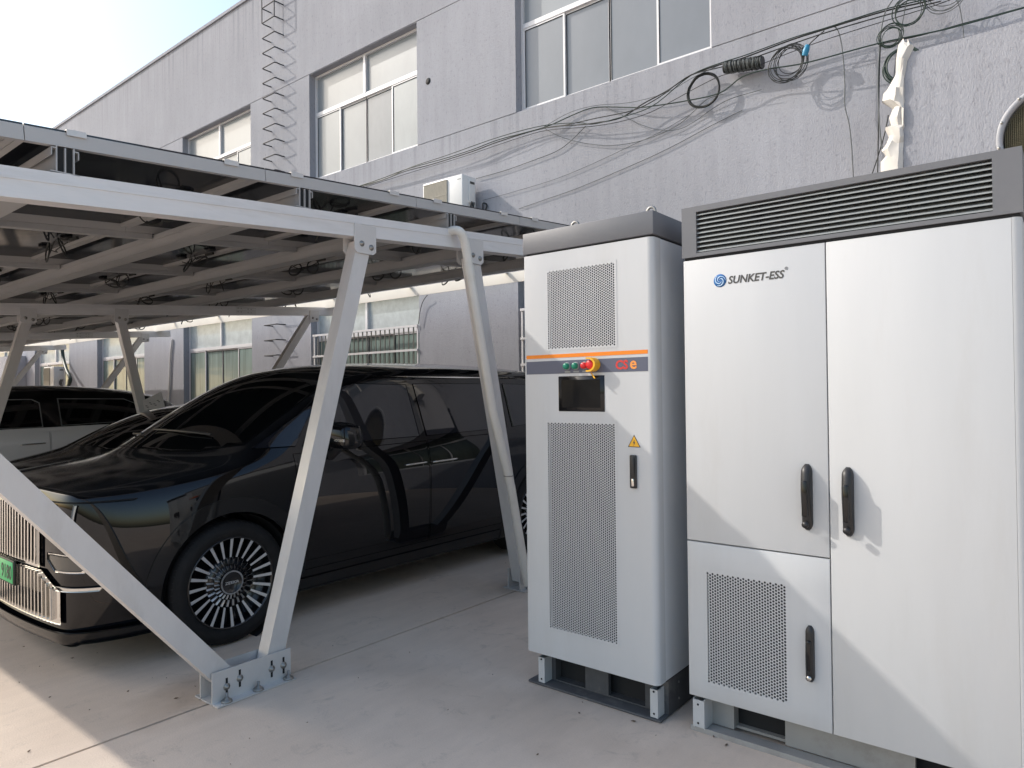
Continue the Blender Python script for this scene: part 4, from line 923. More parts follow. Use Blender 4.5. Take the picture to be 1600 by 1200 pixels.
# ================================================================== cars
def temp_obj(me):
    o = bpy.data.objects.new('tmp', me); C.objects.link(o); return o
def evaluated(o):
    bpy.context.view_layer.update()
    dg = bpy.context.evaluated_depsgraph_get(); me = bpy.data.meshes.new_from_object(o.evaluated_get(dg)); return me
def boolean(me, cut, op):
    a = temp_obj(me); b = temp_obj(cut); md = a.modifiers.new('b', 'BOOLEAN'); md.object = b; md.operation = op
    try: md.solver = 'MANIFOLD'
    except TypeError: md.solver = 'EXACT'
    r_ = evaluated(a); bpy.data.objects.remove(a); bpy.data.objects.remove(b); return r_
FR = [0, .32, .62, .86, 1.0]
def shell(ST, X0, Y0, lev, rear_b=.1, front_b=.06, creases=()):
    """closed car body from stations; returns a mesh in world coordinates (nose towards -Y)"""
    ns = len(ST); V = []; F = []; idx = {}
    def vert(key, s, t, z):
        if key not in idx: idx[key] = len(V); V.append((X0 + t, Y0 + s, z))
        return idx[key]
    rows = ['bot', 'low', 'mid', 'sh', 'belt', 'top']
    def side(i, r, sg):
        st = ST[i]
        if r == 'top': return vert((i, 'T', 4 * sg), st['so'], sg * st['to'], st['zo'])
        if r == 'bot': return vert((i, 'B', 4 * sg), st['ss'], sg * st['bot'][0], st['bot'][1])
        t, z = st[r]; return vert((i, r, sg), st['ss'] if r != 'belt' else .5 * (st['ss'] + st['so']), sg * t, z)
    def top(i, c):
        f = FR[abs(c)]; st = ST[i]; k = f * f
        return vert((i, 'T', c), st['sc'] + (st['so'] - st['sc']) * k, (1 if c >= 0 else -1) * f * st['to'], st['zc'] + (st['zo'] - st['zc']) * k ** 1.15)
    def bot(i, c):
        f = FR[abs(c)]; st = ST[i]; return vert((i, 'B', c), st['ss'] - ((front_b * (1 - f * f) + .04) if i == 0 else 0), (1 if c >= 0 else -1) * f * st['bot'][0], st['bot'][1])
    for i in range(ns - 1):
        for c in range(-4, 4):
            F.append((top(i, c), top(i, c + 1), top(i + 1, c + 1), top(i + 1, c)))
            F.append((bot(i, c + 1), bot(i, c), bot(i + 1, c), bot(i + 1, c + 1)))
        for sg in (-1, 1):
            for a, b in zip(rows[:-1], rows[1:]):
                q = (side(i, a, sg), side(i, b, sg), side(i + 1, b, sg), side(i + 1, a, sg)); F.append(q if sg > 0 else q[::-1])
    def cap(i, c, r, sgn, bulge):
        if r == 'bot': return bot(i, c)
        if r == 'top': return top(i, c)
        if abs(c) == 4: return side(i, r, 1 if c > 0 else -1)
        st = ST[i]; f = FR[abs(c)]; t, z = st[r]; s0 = st['ss']
        zz = z + (st.get('capz', 0)) * (1 - f * f)
        return vert((i, r, 'c', c), s0 + sgn * (bulge * (1 - f * f) + .04), (1 if c >= 0 else -1) * f * t, zz)
    for i, sgn, bl in ((0, -1, front_b), (ns - 1, 1, rear_b)):
        for c in range(-4, 4):
            for a, b in zip(rows[:-1], rows[1:]):
                q = (cap(i, c, a, sgn, bl), cap(i, c + 1, a, sgn, bl), cap(i, c + 1, b, sgn, bl), cap(i, c, b, sgn, bl)); F.append(q if sgn < 0 else q[::-1])
    me = bpy.data.meshes.new('cage'); me.from_pydata(V, [], F)
    bm = bmesh.new(); bm.from_mesh(me); bmesh.ops.recalc_face_normals(bm, faces=bm.faces)
    cl = bm.edges.layers.float.get('crease_edge') or bm.edges.layers.float.new('crease_edge')
    inv = {v: k for k, v in idx.items()}; bm.verts.ensure_lookup_table()
    for e in bm.edges:
        k1, k2 = inv[e.verts[0].index], inv[e.verts[1].index]
        for test, wgt in creases:
            if test(k1, k2): e[cl] = wgt
    bm.to_mesh(me); bm.free()
    o = temp_obj(me); md = o.modifiers.new('s', 'SUBSURF'); md.levels = lev; md.render_levels = lev
    r_ = evaluated(o); bpy.data.objects.remove(o)
    r_.polygons.foreach_set('use_smooth', [True] * len(r_.polygons)); return r_
def bvh_of(me):
    bm = bmesh.new(); bm.from_mesh(me); t = BVHTree.FromBMesh(bm); bm.free(); return t
def keep_normals(me, src, bvh, mat_name):
    """give a cut mesh the smooth normals of the surface it was cut from"""
    vn = [v.normal.copy() for v in src.vertices]; out = [None] * len(me.loops); cache = {}
    for v in me.vertices:
        loc, nr, fi, d = bvh.find_nearest(v.co)
        if d < .012:
            n = Vector(); wt = 0
            for vi in src.polygons[fi].vertices:
                q = 1 / ((src.vertices[vi].co - v.co).length_squared + 1e-7); n += vn[vi] * q; wt += q
            cache[v.index] = n.normalized()
    for p in me.polygons:
        p.use_smooth = True
        for li in p.loop_indices:
            n = cache.get(me.loops[li].vertex_index); out[li] = n if (n is not None and n.dot(p.normal) > .72) else p.normal.copy()
    me.normals_split_custom_set([tuple(n) for n in out])
    me.materials.clear(); me.materials.append(M[mat_name])
    me.polygons.foreach_set('material_index', [0] * len(me.polygons)); return me
def prism_mesh(poly, x0, x1):
    return MB().prism(poly, 0, x0, x1).mesh('cut', 'dark')
def inflate(me, d):
    m2 = me.copy()
    for v, s in zip(m2.vertices, me.vertices): v.co = s.co + s.normal * d
    return m2
def patch(me, planes, off, name, m, parent, rim=.004):
    """piece of the body surface inside the planes, lifted by off"""
    bm = bmesh.new(); bm.from_mesh(me)
    for co, no_ in planes:
        bmesh.ops.bisect_plane(bm, geom=bm.verts[:] + bm.edges[:] + bm.faces[:], plane_co=co, plane_no=no_, clear_outer=True)
    if not bm.faces: bm.free(); return None
    bm.normal_update()
    for v in bm.verts: v.co += v.normal * off
    be = [e for e in bm.edges if e.is_boundary]
    ret = bmesh.ops.extrude_edge_only(bm, edges=be)
    nv = [g_ for g_ in ret['geom'] if isinstance(g_, bmesh.types.BMVert)]
    for v in nv: v.co -= v.normal * (off + rim)
    m2 = bpy.data.meshes.new(name); bm.to_mesh(m2); bm.free(); m2.materials.clear(); m2.materials.append(M[m])
    m2.polygons.foreach_set('use_smooth', [True] * len(m2.polygons)); m2.set_sharp_from_angle(angle=math.radians(40))
    return obj(name, m2, parent)
def side_planes(poly, Y0, X0, sg, tmin=.3):
    """convex polygon of (s,z) on one flank"""
    pts = [(Y0 + s, z) for s, z in poly]; cy_ = sum(p[0] for p in pts) / len(pts); cz_ = sum(p[1] for p in pts) / len(pts); pl = []
    for a, b in zip(pts, pts[1:] + pts[:1]):
        n = Vector((0, b[1] - a[1], -(b[0] - a[0])))
        if n.length < 1e-9: continue
        n.normalize()
        if n.dot(Vector((0, cy_ - a[0], cz_ - a[1]))) > 0: n = -n
        pl.append((Vector((0, a[0], a[1])), n))
    pl.append((Vector((X0 + sg * tmin, 0, 0)), Vector((-sg, 0, 0)))); return pl
def plan_planes(poly, X0, Y0, zmin):
    pts = [(X0 + t, Y0 + s) for t, s in poly]; cx_ = sum(p[0] for p in pts) / len(pts); cy_ = sum(p[1] for p in pts) / len(pts); pl = []
    for a, b in zip(pts, pts[1:] + pts[:1]):
        n = Vector((b[1] - a[1], -(b[0] - a[0]), 0)).normalized()
        if n.dot(Vector((cx_ - a[0], cy_ - a[1], 0))) > 0: n = -n
        pl.append((Vector((a[0], a[1], 0)), n))
    pl.append((Vector((0, 0, zmin)), Vector((0, 0, -1)))); return pl
def front_planes(poly, X0, Y0, smax):
    pts = [(X0 + t, z) for t, z in poly]; cx_ = sum(p[0] for p in pts) / len(pts); cz_ = sum(p[1] for p in pts) / len(pts); pl = []
    for a, b in zip(pts, pts[1:] + pts[:1]):
        n = Vector((b[1] - a[1], 0, -(b[0] - a[0]))).normalized()
        if n.dot(Vector((cx_ - a[0], 0, cz_ - a[1]))) > 0: n = -n
        pl.append((Vector((a[0], 0, a[1])), n))
    pl.append((Vector((0, Y0 + smax, 0)), Vector((0, 1, 0)))); return pl
def wheel(parent, x, y, sg, R, rim_r, width, fancy):
    """sg=+1: outer face towards +X; x is the outer tyre face"""
    c = (x, y, R)
    h = lambda d: -sg * d
    prof = [(rim_r, .012), (rim_r + .012, .004), (rim_r + .045, -.004), (R - .045, .0), (R - .016, .014), (R - .004, .032), (R, .05)]
    for g2 in (.075, .118, .161): prof += [(R, g2 - .006), (R - .009, g2 - .005), (R - .009, g2 + .005), (R, g2 + .006)]
    prof += [(R, width - .05), (R - .016, width - .014), (R - .045, width), (rim_r, width - .012)]
    w_ = MB().lathe([(r, h(d)) for r, d in prof], c, 0, 72).build('wheel', 'rubber', parent)
    # sidewall and shoulder sipes
    if fancy:
        sh_ = MB()
        for k in range(64):
            a = 2 * math.pi * k / 64; ca, sa = math.cos(a), math.sin(a); e1 = Vector((0, ca, sa)); e2 = Vector((0, -sa, ca)); p = Vector(c)
            for d, r0, r1 in ((.022, R - .013, R + .0008),):
                b0 = p + e1 * r0 + Vector((h(.016), 0, 0)); b1 = p + e1 * (R + .001) + Vector((h(.062), 0, 0))
                sh_.beam(b0, b1, .0035, .006, side=e2)
        o = sh_.build('tread_sipes', 'dark', w_); o['kind'] = 'stuff'
    rim = MB().lathe([(r, h(d)) for r, d in ((rim_r + .004, .010), (rim_r + .002, .004), (rim_r - .006, .003), (rim_r - .012, .03), (rim_r - .02, .10), (.10, .075), (.0001, .07))], c, 0, 72).build('rim', 'rimdark', w_)
    if not fancy:
        for k in range(10):
            a = 2 * math.pi * k / 10; e1 = Vector((0, math.cos(a), math.sin(a))); p = Vector(c) + Vector((h(.03), 0, 0))
            MB().beam(p + e1 * .04, p + e1 * (rim_r - .008), .02, .035, side=Vector((1, 0, 0))).build('spoke', 'machined', w_)
        return w_
    def blade(r0, r1, w0, w1, d0, d1, name, m, n_, ph, dep=.03, twist=0):
        vs = []
        for r, ww, d in ((r0, w0, d0), (r1, w1, d1)):
            for ss, dd in ((-1, d), (1, d + twist), (1, d + dep), (-1, d + dep)): vs.append((h(dd), ss * ww / 2, r))
        fs = [(0, 1, 2, 3), (7, 6, 5, 4), (0, 4, 5, 1), (1, 5, 6, 2), (2, 6, 7, 3), (3, 7, 4, 0)]
        b = MB(); b.v = [tuple(v) for v in vs]; b.f = [list(f_) for f_ in fs]; b.m = [1, 1, 0, 1, 1, 1]; b.sm = [False] * 6
        me = b.mesh(name, m)
        for k in range(n_):
            o = obj(name, me); o.location = c; o.rotation_euler = (2 * math.pi * (k + ph) / n_, 0, 0); adopt(w_, o)
    blade(.158, rim_r - .008, .013, .0205, .030, .010, 'spoke', ['machined', 'rimdark'], 24, 0, .05)
    blade(.112, .156, .006, .0105, .024, .034, 'vane', ['machined', 'rimdark'], 24, .5, .03, .012)
    blade(.080, .108, .005, .0075, .019, .029, 'vane', ['machined', 'rimdark'], 24, 0, .03, .010)
    MB().lathe([(r, h(d)) for r, d in ((.108, .06), (.108, .040), (.074, .034))], c, 0, 48).build('hub', 'rimdark', w_)
    MB().lathe([(r, h(d)) for r, d in ((.160, .07), (.160, .050), (.108, .046))], c, 0, 48).build('hub', 'rimdark', w_)
    capo = MB().lathe([(r, h(d)) for r, d in ((.076, .03), (.076, .014), (.074, .012), (.066, .012), (.065, .015), (.0001, .014))], c, 0, 40).build('centre_cap', 'rimdark', w_)
    kn = MB()
    for k in range(60):
        a = 2 * math.pi * k / 60; e1 = Vector((0, math.cos(a), math.sin(a))); p = Vector(c) + Vector((h(.0105), 0, 0)); kn.beam(p + e1 * .0665, p + e1 * .0755, .003, .0032, side=Vector((1, 0, 0)))
    o = kn.build('cap_knurl', 'machined', w_); o['kind'] = 'stuff'
    me = text_mesh('ZEEKR', .024, depth=.0006, offset=.0003, align='CENTER')
    for v in me.vertices: v.co.x *= 1.35
    # reads from +X: text x -> +Y, text y -> +Z
    me.transform(Matrix.Translation((x + h(.0130), y, R - .008)) @ Matrix(((0, 0, 1, 0), (1, 0, 0, 0), (0, 1, 0, 0), (0, 0, 0, 1))))
    me.materials.clear(); me.materials.append(M['machined']); obj('cap_lettering', me, w_)
    return w_
def st(sc, so, ss, zc, zo, to, belt, sh, mid, low, bot, **k): return dict(sc=sc, so=so, ss=ss, zc=zc, zo=zo, to=to, belt=belt, sh=sh, mid=mid, low=low, bot=bot, **k)

# ---- the big black van in front
VX, VY = -5.15, 1.395
LO_, BO_ = (.985, .37), (.93, .20)
VAN = [
 st(.00, .10, .10, 1.06, 1.03, .83, (.845, .985), (.855, .86), (.86, .62), (.845, .36), (.80, .215)),
 st(.15, .28, .28, 1.09, 1.048, .875, (.925, 1.01), (.957, .89), (.968, .65), (.95, .36), (.90, .205)),
 st(.42, .62, .60, 1.13, 1.088, .875, (.94, 1.05), (.983, .93), (1.003, .68), (.985, .36), (.93, .20)),
 st(.62, .90, .93, 1.157, 1.13, .87, (.942, 1.095), (.99, .975), (1.01, .70), LO_, BO_),
 st(.71, 1.03, 1.15, 1.195, 1.165, .865, (.95, 1.145), (1.0, 1.02), (1.012, .72), LO_, BO_),
 st(1.22, 1.54, 1.58, 1.53, 1.475, .825, (.953, 1.185), (1.0, 1.06), (1.012, .73), LO_, BO_),
 st(1.62, 1.93, 2.0, 1.745, 1.68, .795, (.953, 1.20), (1.0, 1.07), (1.012, .73), LO_, BO_),
 st(2.05, 2.30, 2.35, 1.835, 1.758, .785, (.953, 1.20), (1.0, 1.07), (1.01, .73), LO_, BO_),
 st(2.9, 2.9, 2.9, 1.875, 1.79, .785, (.953, 1.215), (1.0, 1.08), (1.01, .73), LO_, BO_),
 st(3.6, 3.6, 3.6, 1.875, 1.79, .785, (.953, 1.23), (1.0, 1.09), (1.01, .73), LO_, BO_),
 st(4.3, 4.3, 4.3, 1.86, 1.775, .775, (.95, 1.25), (.995, 1.10), (1.005, .73), LO_, BO_),
 st(4.8, 4.8, 4.8, 1.82, 1.735, .75, (.92, 1.25), (.965, 1.10), (.975, .73), (.955, .38), (.90, .22)),
 st(5.06, 5.04, 5.05, 1.72, 1.65, .71, (.86, 1.22), (.90, 1.08), (.91, .73), (.89, .40), (.84, .26)),
]
cr = [(lambda a, b: a[1] == 'T' and b[1] == 'T' and a[0] == 0 and b[0] == 0, .8),
      (lambda a, b: a[1] == 'B' and b[1] == 'B' and (abs(a[2]) == 4 and abs(b[2]) == 4 or a[0] == b[0] == 0), .6),
      (lambda a, b: a[1] == 'T' and b[1] == 'T' and abs(a[2]) == 4 and abs(b[2]) == 4 and 4 <= min(a[0], b[0]), .35),
      (lambda a, b: a[1] == 'T' and b[1] == 'T' and a[0] == b[0] == 4, .25)]
def build_car(name, label, cat, ST, X0, Y0, lev, hubs, R, paint, spec, creases=cr, fancy=False, wheel_t=.985, rim_r=.262):
    car = thing(name, label, cat, (X0, Y0 + 2.5, 0))
    src = shell(ST, X0, Y0, lev, creases=creases); bv_ = bvh_of(src)
    body = src.copy()
    for hs in hubs:
        n = 40; rr = R + .055
        cutter = MB().prism([(Y0 + hs + rr * math.cos(2 * math.pi * k / n), R + .01 + rr * math.sin(2 * math.pi * k / n)) for k in range(n)], 0, 0, 1)
        for sg in (-1, 1):
            cm = cutter.mesh('cut', 'dark')
            for v in cm.vertices: v.co.x = X0 + sg * (.66 + v.co.x * .6)
            cm.flip_normals() if sg < 0 else None
            bm = bmesh.new(); bm.from_mesh(cm); bmesh.ops.recalc_face_normals(bm, faces=bm.faces); bm.to_mesh(cm); bm.free()
            body = boolean(body, cm, 'DIFFERENCE')
    for poly in spec.get('doors', []):
        for sg in (-1, 1):
            def shr(d):
                cy_ = sum(p[0] for p in poly) / len(poly); cz_ = sum(p[1] for p in poly) / len(poly)
                return [(Y0 + p[0] + (d if p[0] < cy_ else -d), p[1] + (d if p[1] < cz_ else -d)) for p in poly]
            xa, xb = sorted((X0 + sg * .93, X0 + sg * 1.3))
            dm_ = boolean(body.copy(), prism_mesh(shr(.0028), xa, xb), 'INTERSECT')
            xa, xb = sorted((X0 + sg * .925, X0 + sg * 1.3))
            body = boolean(body, prism_mesh(shr(-.0028), xa, xb), 'DIFFERENCE')
            keep_normals(dm_, src, bv_, paint); obj('door', dm_, car)
    keep_normals(body, src, bv_, paint); bo = obj('body', body, car)
    for nm, m, poly, off in spec.get('side', []):
        for sg in (-1, 1): patch(src, side_planes(poly, Y0, X0, sg), off, nm, m, car)
    for nm, m, poly, zmin, off in spec.get('plan', []): patch(src, plan_planes(poly, X0, Y0, zmin), off, nm, m, car)
    for nm, m, poly, smax, off in spec.get('front', []): patch(src, front_planes(poly, X0, Y0, smax), off, nm, m, car)
    for hs in hubs:
        for sg in (-1, 1): wheel(car, X0 + sg * wheel_t, Y0 + hs, sg, R, rim_r, .25, fancy and sg > 0)
    return car, src, bv_
spec = dict(
 doors=[[(1.40, .36), (2.66, .36), (2.66, 1.185), (1.40, 1.17)], [(2.675, .36), (3.62, .36), (3.62, 1.20), (2.675, 1.19)]],
 side=[('quarter_window', 'sideglass', [(1.14, 1.222), (1.44, 1.222), (1.66, 1.515)], .003),
       ('side_window', 'sideglass', [(1.49, 1.222), (2.60, 1.228), (2.57, 1.655), (2.05, 1.662), (1.95, 1.645), (1.72, 1.515)], .003),
       ('side_window', 'sideglass', [(2.68, 1.228), (3.74, 1.245), (3.76, 1.665), (2.65, 1.662)], .003),
       ('rear_quarter_window', 'sideglass', [(3.82, 1.25), (4.72, 1.30), (4.55, 1.655), (3.83, 1.665)], .003),
       ('roof_trim', 'chrome', [(1.98, 1.700), (3.2, 1.712), (4.6, 1.700), (4.6, 1.716), (3.2, 1.730), (2.02, 1.718)], .005),
       ('sill', 'blacktrim', [(1.40, .22), (3.62, .22), (3.62, .30), (1.40, .30)], .006)],
 plan=[('windscreen', 'carglass', [(-.79, 1.20), (-.62, .98), (-.40, .85), (0, .79), (.40, .85), (.62, .98), (.79, 1.20), (.735, 1.90), (.5, 1.76), (0, 1.66), (-.5, 1.76), (-.735, 1.90)][:12], 1.18, .003)],
 front=[])
# the windscreen outline is not convex at the top; split it in two halves that meet at the middle
spec['plan'] = [('windscreen', 'carglass', [(-.80, 1.12), (-.60, .91), (-.38, .80), (0, .745), (.38, .80), (.60, .91), (.80, 1.12), (.745, 1.75), (-.745, 1.75)], 1.13, .003)]
van, vsrc, vbvh = build_car('black_van', 'large glossy black van with vertical chrome grille, parked nearest under the carport', 'van', VAN, VX, VY, 3, (.935, 4.18), .39, 'paint', spec, fancy=True, rim_r=.286)
def hit_side(s, z, sg=1, X0=VX, Y0=VY, b=None):
    l, n, i, d = (b or vbvh).ray_cast(Vector((X0 + sg * 3, Y0 + s, z)), Vector((-sg, 0, 0))); return l, n
def hit_front(t, z, X0=VX, Y0=VY, b=None):
    l, n, i, d = (b or vbvh).ray_cast(Vector((X0 + t, Y0 - 3, z)), Vector((0, 1, 0))); return l, n
# wheel-arch lips
inf = inflate(vsrc, .007)
for hs in (.935, 4.18):
    n = 48; R1, R2 = .443, .535; zc = .395
    ring = MB(); vs = []
    for rr in (R1, R2):
        for k in range(n + 1):
            a = -.12 + (math.pi + .24) * k / n; vs.append((VY + hs + rr * math.cos(a), zc + rr * math.sin(a)))
    poly = vs[:n + 1] + vs[n + 1:][::-1]
    for sg in (-1, 1):
        xa, xb = sorted((VX + sg * .9, VX + sg * 1.3))
        cm = MB(); V3 = []; K2 = n + 1
        for x in (xa, xb):
            V3 += [(x, p[0], p[1]) for p in vs]
        fs = []
        for k in range(n):
            fs += [(k, k + 1, K2 + k + 1, K2 + k), (2 * K2 + k, 3 * K2 + k, 3 * K2 + k + 1, 2 * K2 + k + 1), (k, 2 * K2 + k, 2 * K2 + k + 1, k + 1), (K2 + k, K2 + k + 1, 3 * K2 + k + 1, 3 * K2 + k)]
        fs += [(0, K2, 3 * K2, 2 * K2), (n, 2 * K2 + n, 3 * K2 + n, K2 + n)]
        cm.add(V3, fs)
        r_ = boolean(inf.copy(), cm.mesh('cut', 'dark'), 'INTERSECT'); keep_normals(r_, vsrc, vbvh, 'blacktrim'); obj('arch_lip', r_, van)
    for sg in (-1, 1):   # dark wheel housing
        MB().lathe([(.43, VX + sg * .66), (.43, VX + sg * .97)], (0, VY + hs, .395), 0, 40).build('wheel_housing', 'dark', van)
# door handles
for s0, s1 in ((2.40, 2.62), (2.70, 2.98)):
    for sg in (-1, 1):
        a, na = hit_side(s0, 1.008, sg); b, nb = hit_side(s1, 1.012, sg)
        MB().tube(smooth_pts([a - na * .002, a + na * .016 + Vector((0, .012, 0)), (a + b) / 2 + na * .02, b + nb * .016 - Vector((0, .012, 0)), b - nb * .002], 4), .0085, 8).build('door_handle', 'satin', van)
# mirrors
for sg in (-1, 1):
    bm = bmesh.new(); bmesh.ops.create_cube(bm, size=1)
    bmesh.ops.subdivide_edges(bm, edges=bm.edges[:], cuts=5, use_grid_fill=True)
    for v in bm.verts:
        p = v.co * 2; q = Vector((p.x * math.sqrt(max(0, 1 - p.y ** 2 / 2 - p.z ** 2 / 2 + p.y ** 2 * p.z ** 2 / 3)), p.y * math.sqrt(max(0, 1 - p.x ** 2 / 2 - p.z ** 2 / 2 + p.x ** 2 * p.z ** 2 / 3)), p.z * math.sqrt(max(0, 1 - p.x ** 2 / 2 - p.y ** 2 / 2 + p.x ** 2 * p.y ** 2 / 3))))
        q = q.lerp(p * .9, .45)
        v.co = Vector((VX + sg * (1.105 + .125 * q.x * (1 - .12 * q.z)), VY + 1.70 + .10 * q.y + .03 * q.x * 1, 1.285 + .10 * q.z - .012 * q.x))
    mb = MB(); mb.bm(bm, 0, True); mo = mb.build('wing_mirror', 'paint', van)
    a, na = hit_side(1.70, 1.13, sg)
    MB().tube(smooth_pts([a - na * .03, a + na * .03 + Vector((0, 0, .02)), Vector((VX + sg * 1.06, VY + 1.70, 1.20)), Vector((VX + sg * 1.08, VY + 1.70, 1.24))], 4), .035, 10).build('mirror_arm', 'blackpl', mo)
    MB().beam((VX + sg * 1.00, VY + 1.605, 1.262), (VX + sg * 1.215, VY + 1.628, 1.256), .012, .018, side=Vector((0, 1, 0))).build('mirror_trim', 'satin', mo)
# ---- front end: chrome grille, plate, lamps, lower lip
patch(vsrc, front_planes([(-.52, .605), (.52, .605), (.52, .965), (-.52, .965)], VX, VY, .5), .010, 'grille_panel', 'chrome', van)
patch(vsrc, front_planes([(-.74, .315), (.74, .315), (.74, .50), (.545, .598), (-.545, .598), (-.74, .50)], VX, VY, .5), .011, 'lower_grille_panel', 'chrome', van)
for k in range(-11, 12):
    t = k * .0455
    l0, n0 = hit_front(t, .625); l1, n1 = hit_front(t, .77); l2, n2 = hit_front(t, .95)
    MB().beam(l0 + Vector((0, -.016, 0)), l2 + Vector((0, -.016, 0)), .020, .022).build('grille_bar', 'chrome', van)
    if abs(k) < 11:
        MB().beam(l0 + Vector((.0227, -.0105, .01)), l2 + Vector((.0227, -.0105, -.01)), .009, .006).build('grille_slot', 'dark', van)
for k in range(-15, 16):
    t = k * .0455
    zt_ = .585 if abs(t) < .53 else .585 - (abs(t) - .53) * .5
    l0, n0 = hit_front(t, .335); l2, n2 = hit_front(t, zt_)
    MB().beam(l0 + Vector((0, -.017, 0)), l2 + Vector((0, -.017, 0)), .018, .022).build('grille_bar', 'chrome', van)
    if abs(k) < 13:
        lm, nm_ = hit_front(t + .0227, .345); lt, ntp = hit_front(t + .0227, .46)
        MB().beam(lm + Vector((0, -.012, 0)), lt + Vector((0, -.012, 0)), .024, .006).build('grille_slot', 'dark', van)
py_ = hit_front(0, .53)[0].y - .034
pl_ = MB().rbox(VX - .247, VX + .247, py_ - .004, py_ + .012, .462, .610, .006, 2).build('plate_frame', 'plateframe', van)
MB().rbox(VX - .236, VX + .236, py_ - .0065, py_ - .0042, .473, .599, .001, 1).build('number_plate', 'platebl', pl_)
me = text_mesh('9180', .118, depth=.0008, align='RIGHT', offset=.001)
for v in me.vertices: v.co.x *= .80
me.transform(Matrix.Translation((VX + .222, py_ - .0075, .494)) @ Matrix.Rotation(math.pi / 2, 4, 'X')); me.materials.clear(); me.materials.append(M['plateframe']); obj('plate_lettering', me, pl_)
for sg in (-1, 1):
    def fp(poly, nm, m, off, smax=.45):
        q_ = [(sg * t, z) for t, z in poly]
        return patch(vsrc, front_planes(q_, VX, VY, smax), off, nm, m, van)
    fp([(.60, .66), (.68, .60), (.86, .60), (.90, .66), (.88, .70), (.60, .70)], 'headlamp', 'chrome', .004)
    fp([(.62, .665), (.69, .612), (.85, .612), (.885, .66), (.87, .692), (.62, .692)], 'headlamp_lens', 'lampglass', .008)
    fp([(.66, .50), (.90, .50), (.91, .522), (.67, .522)], 'bumper_trim', 'satin', .010)
    fp([(.655, .80), (.668, .80), (.676, .975), (.66, .975)], 'daylight_lamp', 'lampstrip', .005)
    fp([(.79, .77), (.805, .77), (.822, .975), (.806, .975)], 'daylight_lamp', 'lampstrip', .005)
patch(vsrc, front_planes([(-.95, .215), (.95, .215), (.95, .275), (-.95, .275)], VX, VY, .55), .02, 'front_lip', 'blacktrim', van)
patch(vsrc, front_planes([(-.93, .985), (.93, .985), (.93, .992), (-.93, .992)], VX, VY, .6), .003, 'bonnet_gap', 'dark', van)
# wipers
for sg, s0 in ((1, .9), (-1, .86)):
    q = [];
    for t, s in ((.55 * sg, s0 + .13), (.35 * sg - .02, s0 + .06), (.05 * sg - .1, s0 + .02)):
        l, n, i, d = vbvh.ray_cast(Vector((VX + t, VY + s, 3)), Vector((0, 0, -1))); q.append(l + n * .02)
    MB().tube(smooth_pts(q, 4), .009, 6).build('wiper', 'blackpl', van)
# rear-view mirror and a sunshade strip are only dark shapes behind the tinted glass

# ---- black sedan beside it
SX, SY = -7.62, 1.5
k9 = (.875, .36), (.83, .2)
SED = [
 st(.02, .14, .12, .80, .76, .66, (.70, .72), (.73, .64), (.75, .52), (.73, .34), (.68, .22)),
 st(.20, .40, .34, .88, .83, .72, (.82, .78), (.85, .70), (.86, .55), (.84, .35), (.79, .2)),
 st(.55, .75, .70, .97, .92, .74, (.875, .87), (.90, .77), (.91, .58), *k9),
 st(.98, 1.15, 1.1, 1.05, 1.01, .74, (.885, .94), (.915, .83), (.925, .6), *k9),
 st(1.12, 1.30, 1.32, 1.09, 1.05, .73, (.885, .97), (.915, .85), (.925, .6), *k9),
 st(1.60, 1.72, 1.75, 1.335, 1.29, .67, (.88, .99), (.915, .87), (.925, .6), *k9),
 st(2.05, 2.1, 2.1, 1.475, 1.415, .61, (.88, 1.0), (.915, .88), (.925, .6), *k9),
 st(2.55, 2.55, 2.55, 1.52, 1.45, .59, (.88, 1.01), (.915, .88), (.925, .6), *k9),
 st(3.1, 3.1, 3.1, 1.51, 1.44, .585, (.88, 1.02), (.915, .89), (.925, .6), *k9),
 st(3.7, 3.7, 3.7, 1.41, 1.34, .60, (.87, 1.03), (.91, .9), (.92, .6), *k9),
 st(4.2, 4.2, 4.2, 1.20, 1.14, .66, (.83, 1.02), (.87, .9), (.89, .6), *k9),
 st(4.6, 4.58, 4.6, 1.08, 1.03, .66, (.74, .98), (.78, .88), (.80, .6), (.78, .38), (.72, .24)),
]
spec2 = dict(side=[('side_window', 'carglass', [(1.50, 1.03), (2.42, 1.04), (2.40, 1.365), (2.15, 1.365), (1.95, 1.31)], .003), ('side_window', 'carglass', [(2.48, 1.04), (3.45, 1.06), (3.3, 1.33), (2.46, 1.365)], .003)],
  plan=[('windscreen', 'carglass', [(-.66, 1.33), (-.5, 1.22), (0, 1.15), (.5, 1.22), (.66, 1.33), (.58, 1.98), (-.58, 1.98)], 1.0, .003)],
  front=[('headlamp', 'lampglass', [(.5, .62), (.74, .64), (.74, .70), (.5, .68)], .5, .005), ('headlamp', 'lampglass', [(-.5, .62), (-.74, .64), (-.74, .70), (-.5, .68)], .5, .005)])
build_car('black_sedan', 'low black sedan parked between the black van and the white car', 'car', SED, SX, SY, 2, (.85, 3.68), .345, 'paint', spec2, wheel_t=.90, rim_r=.235)

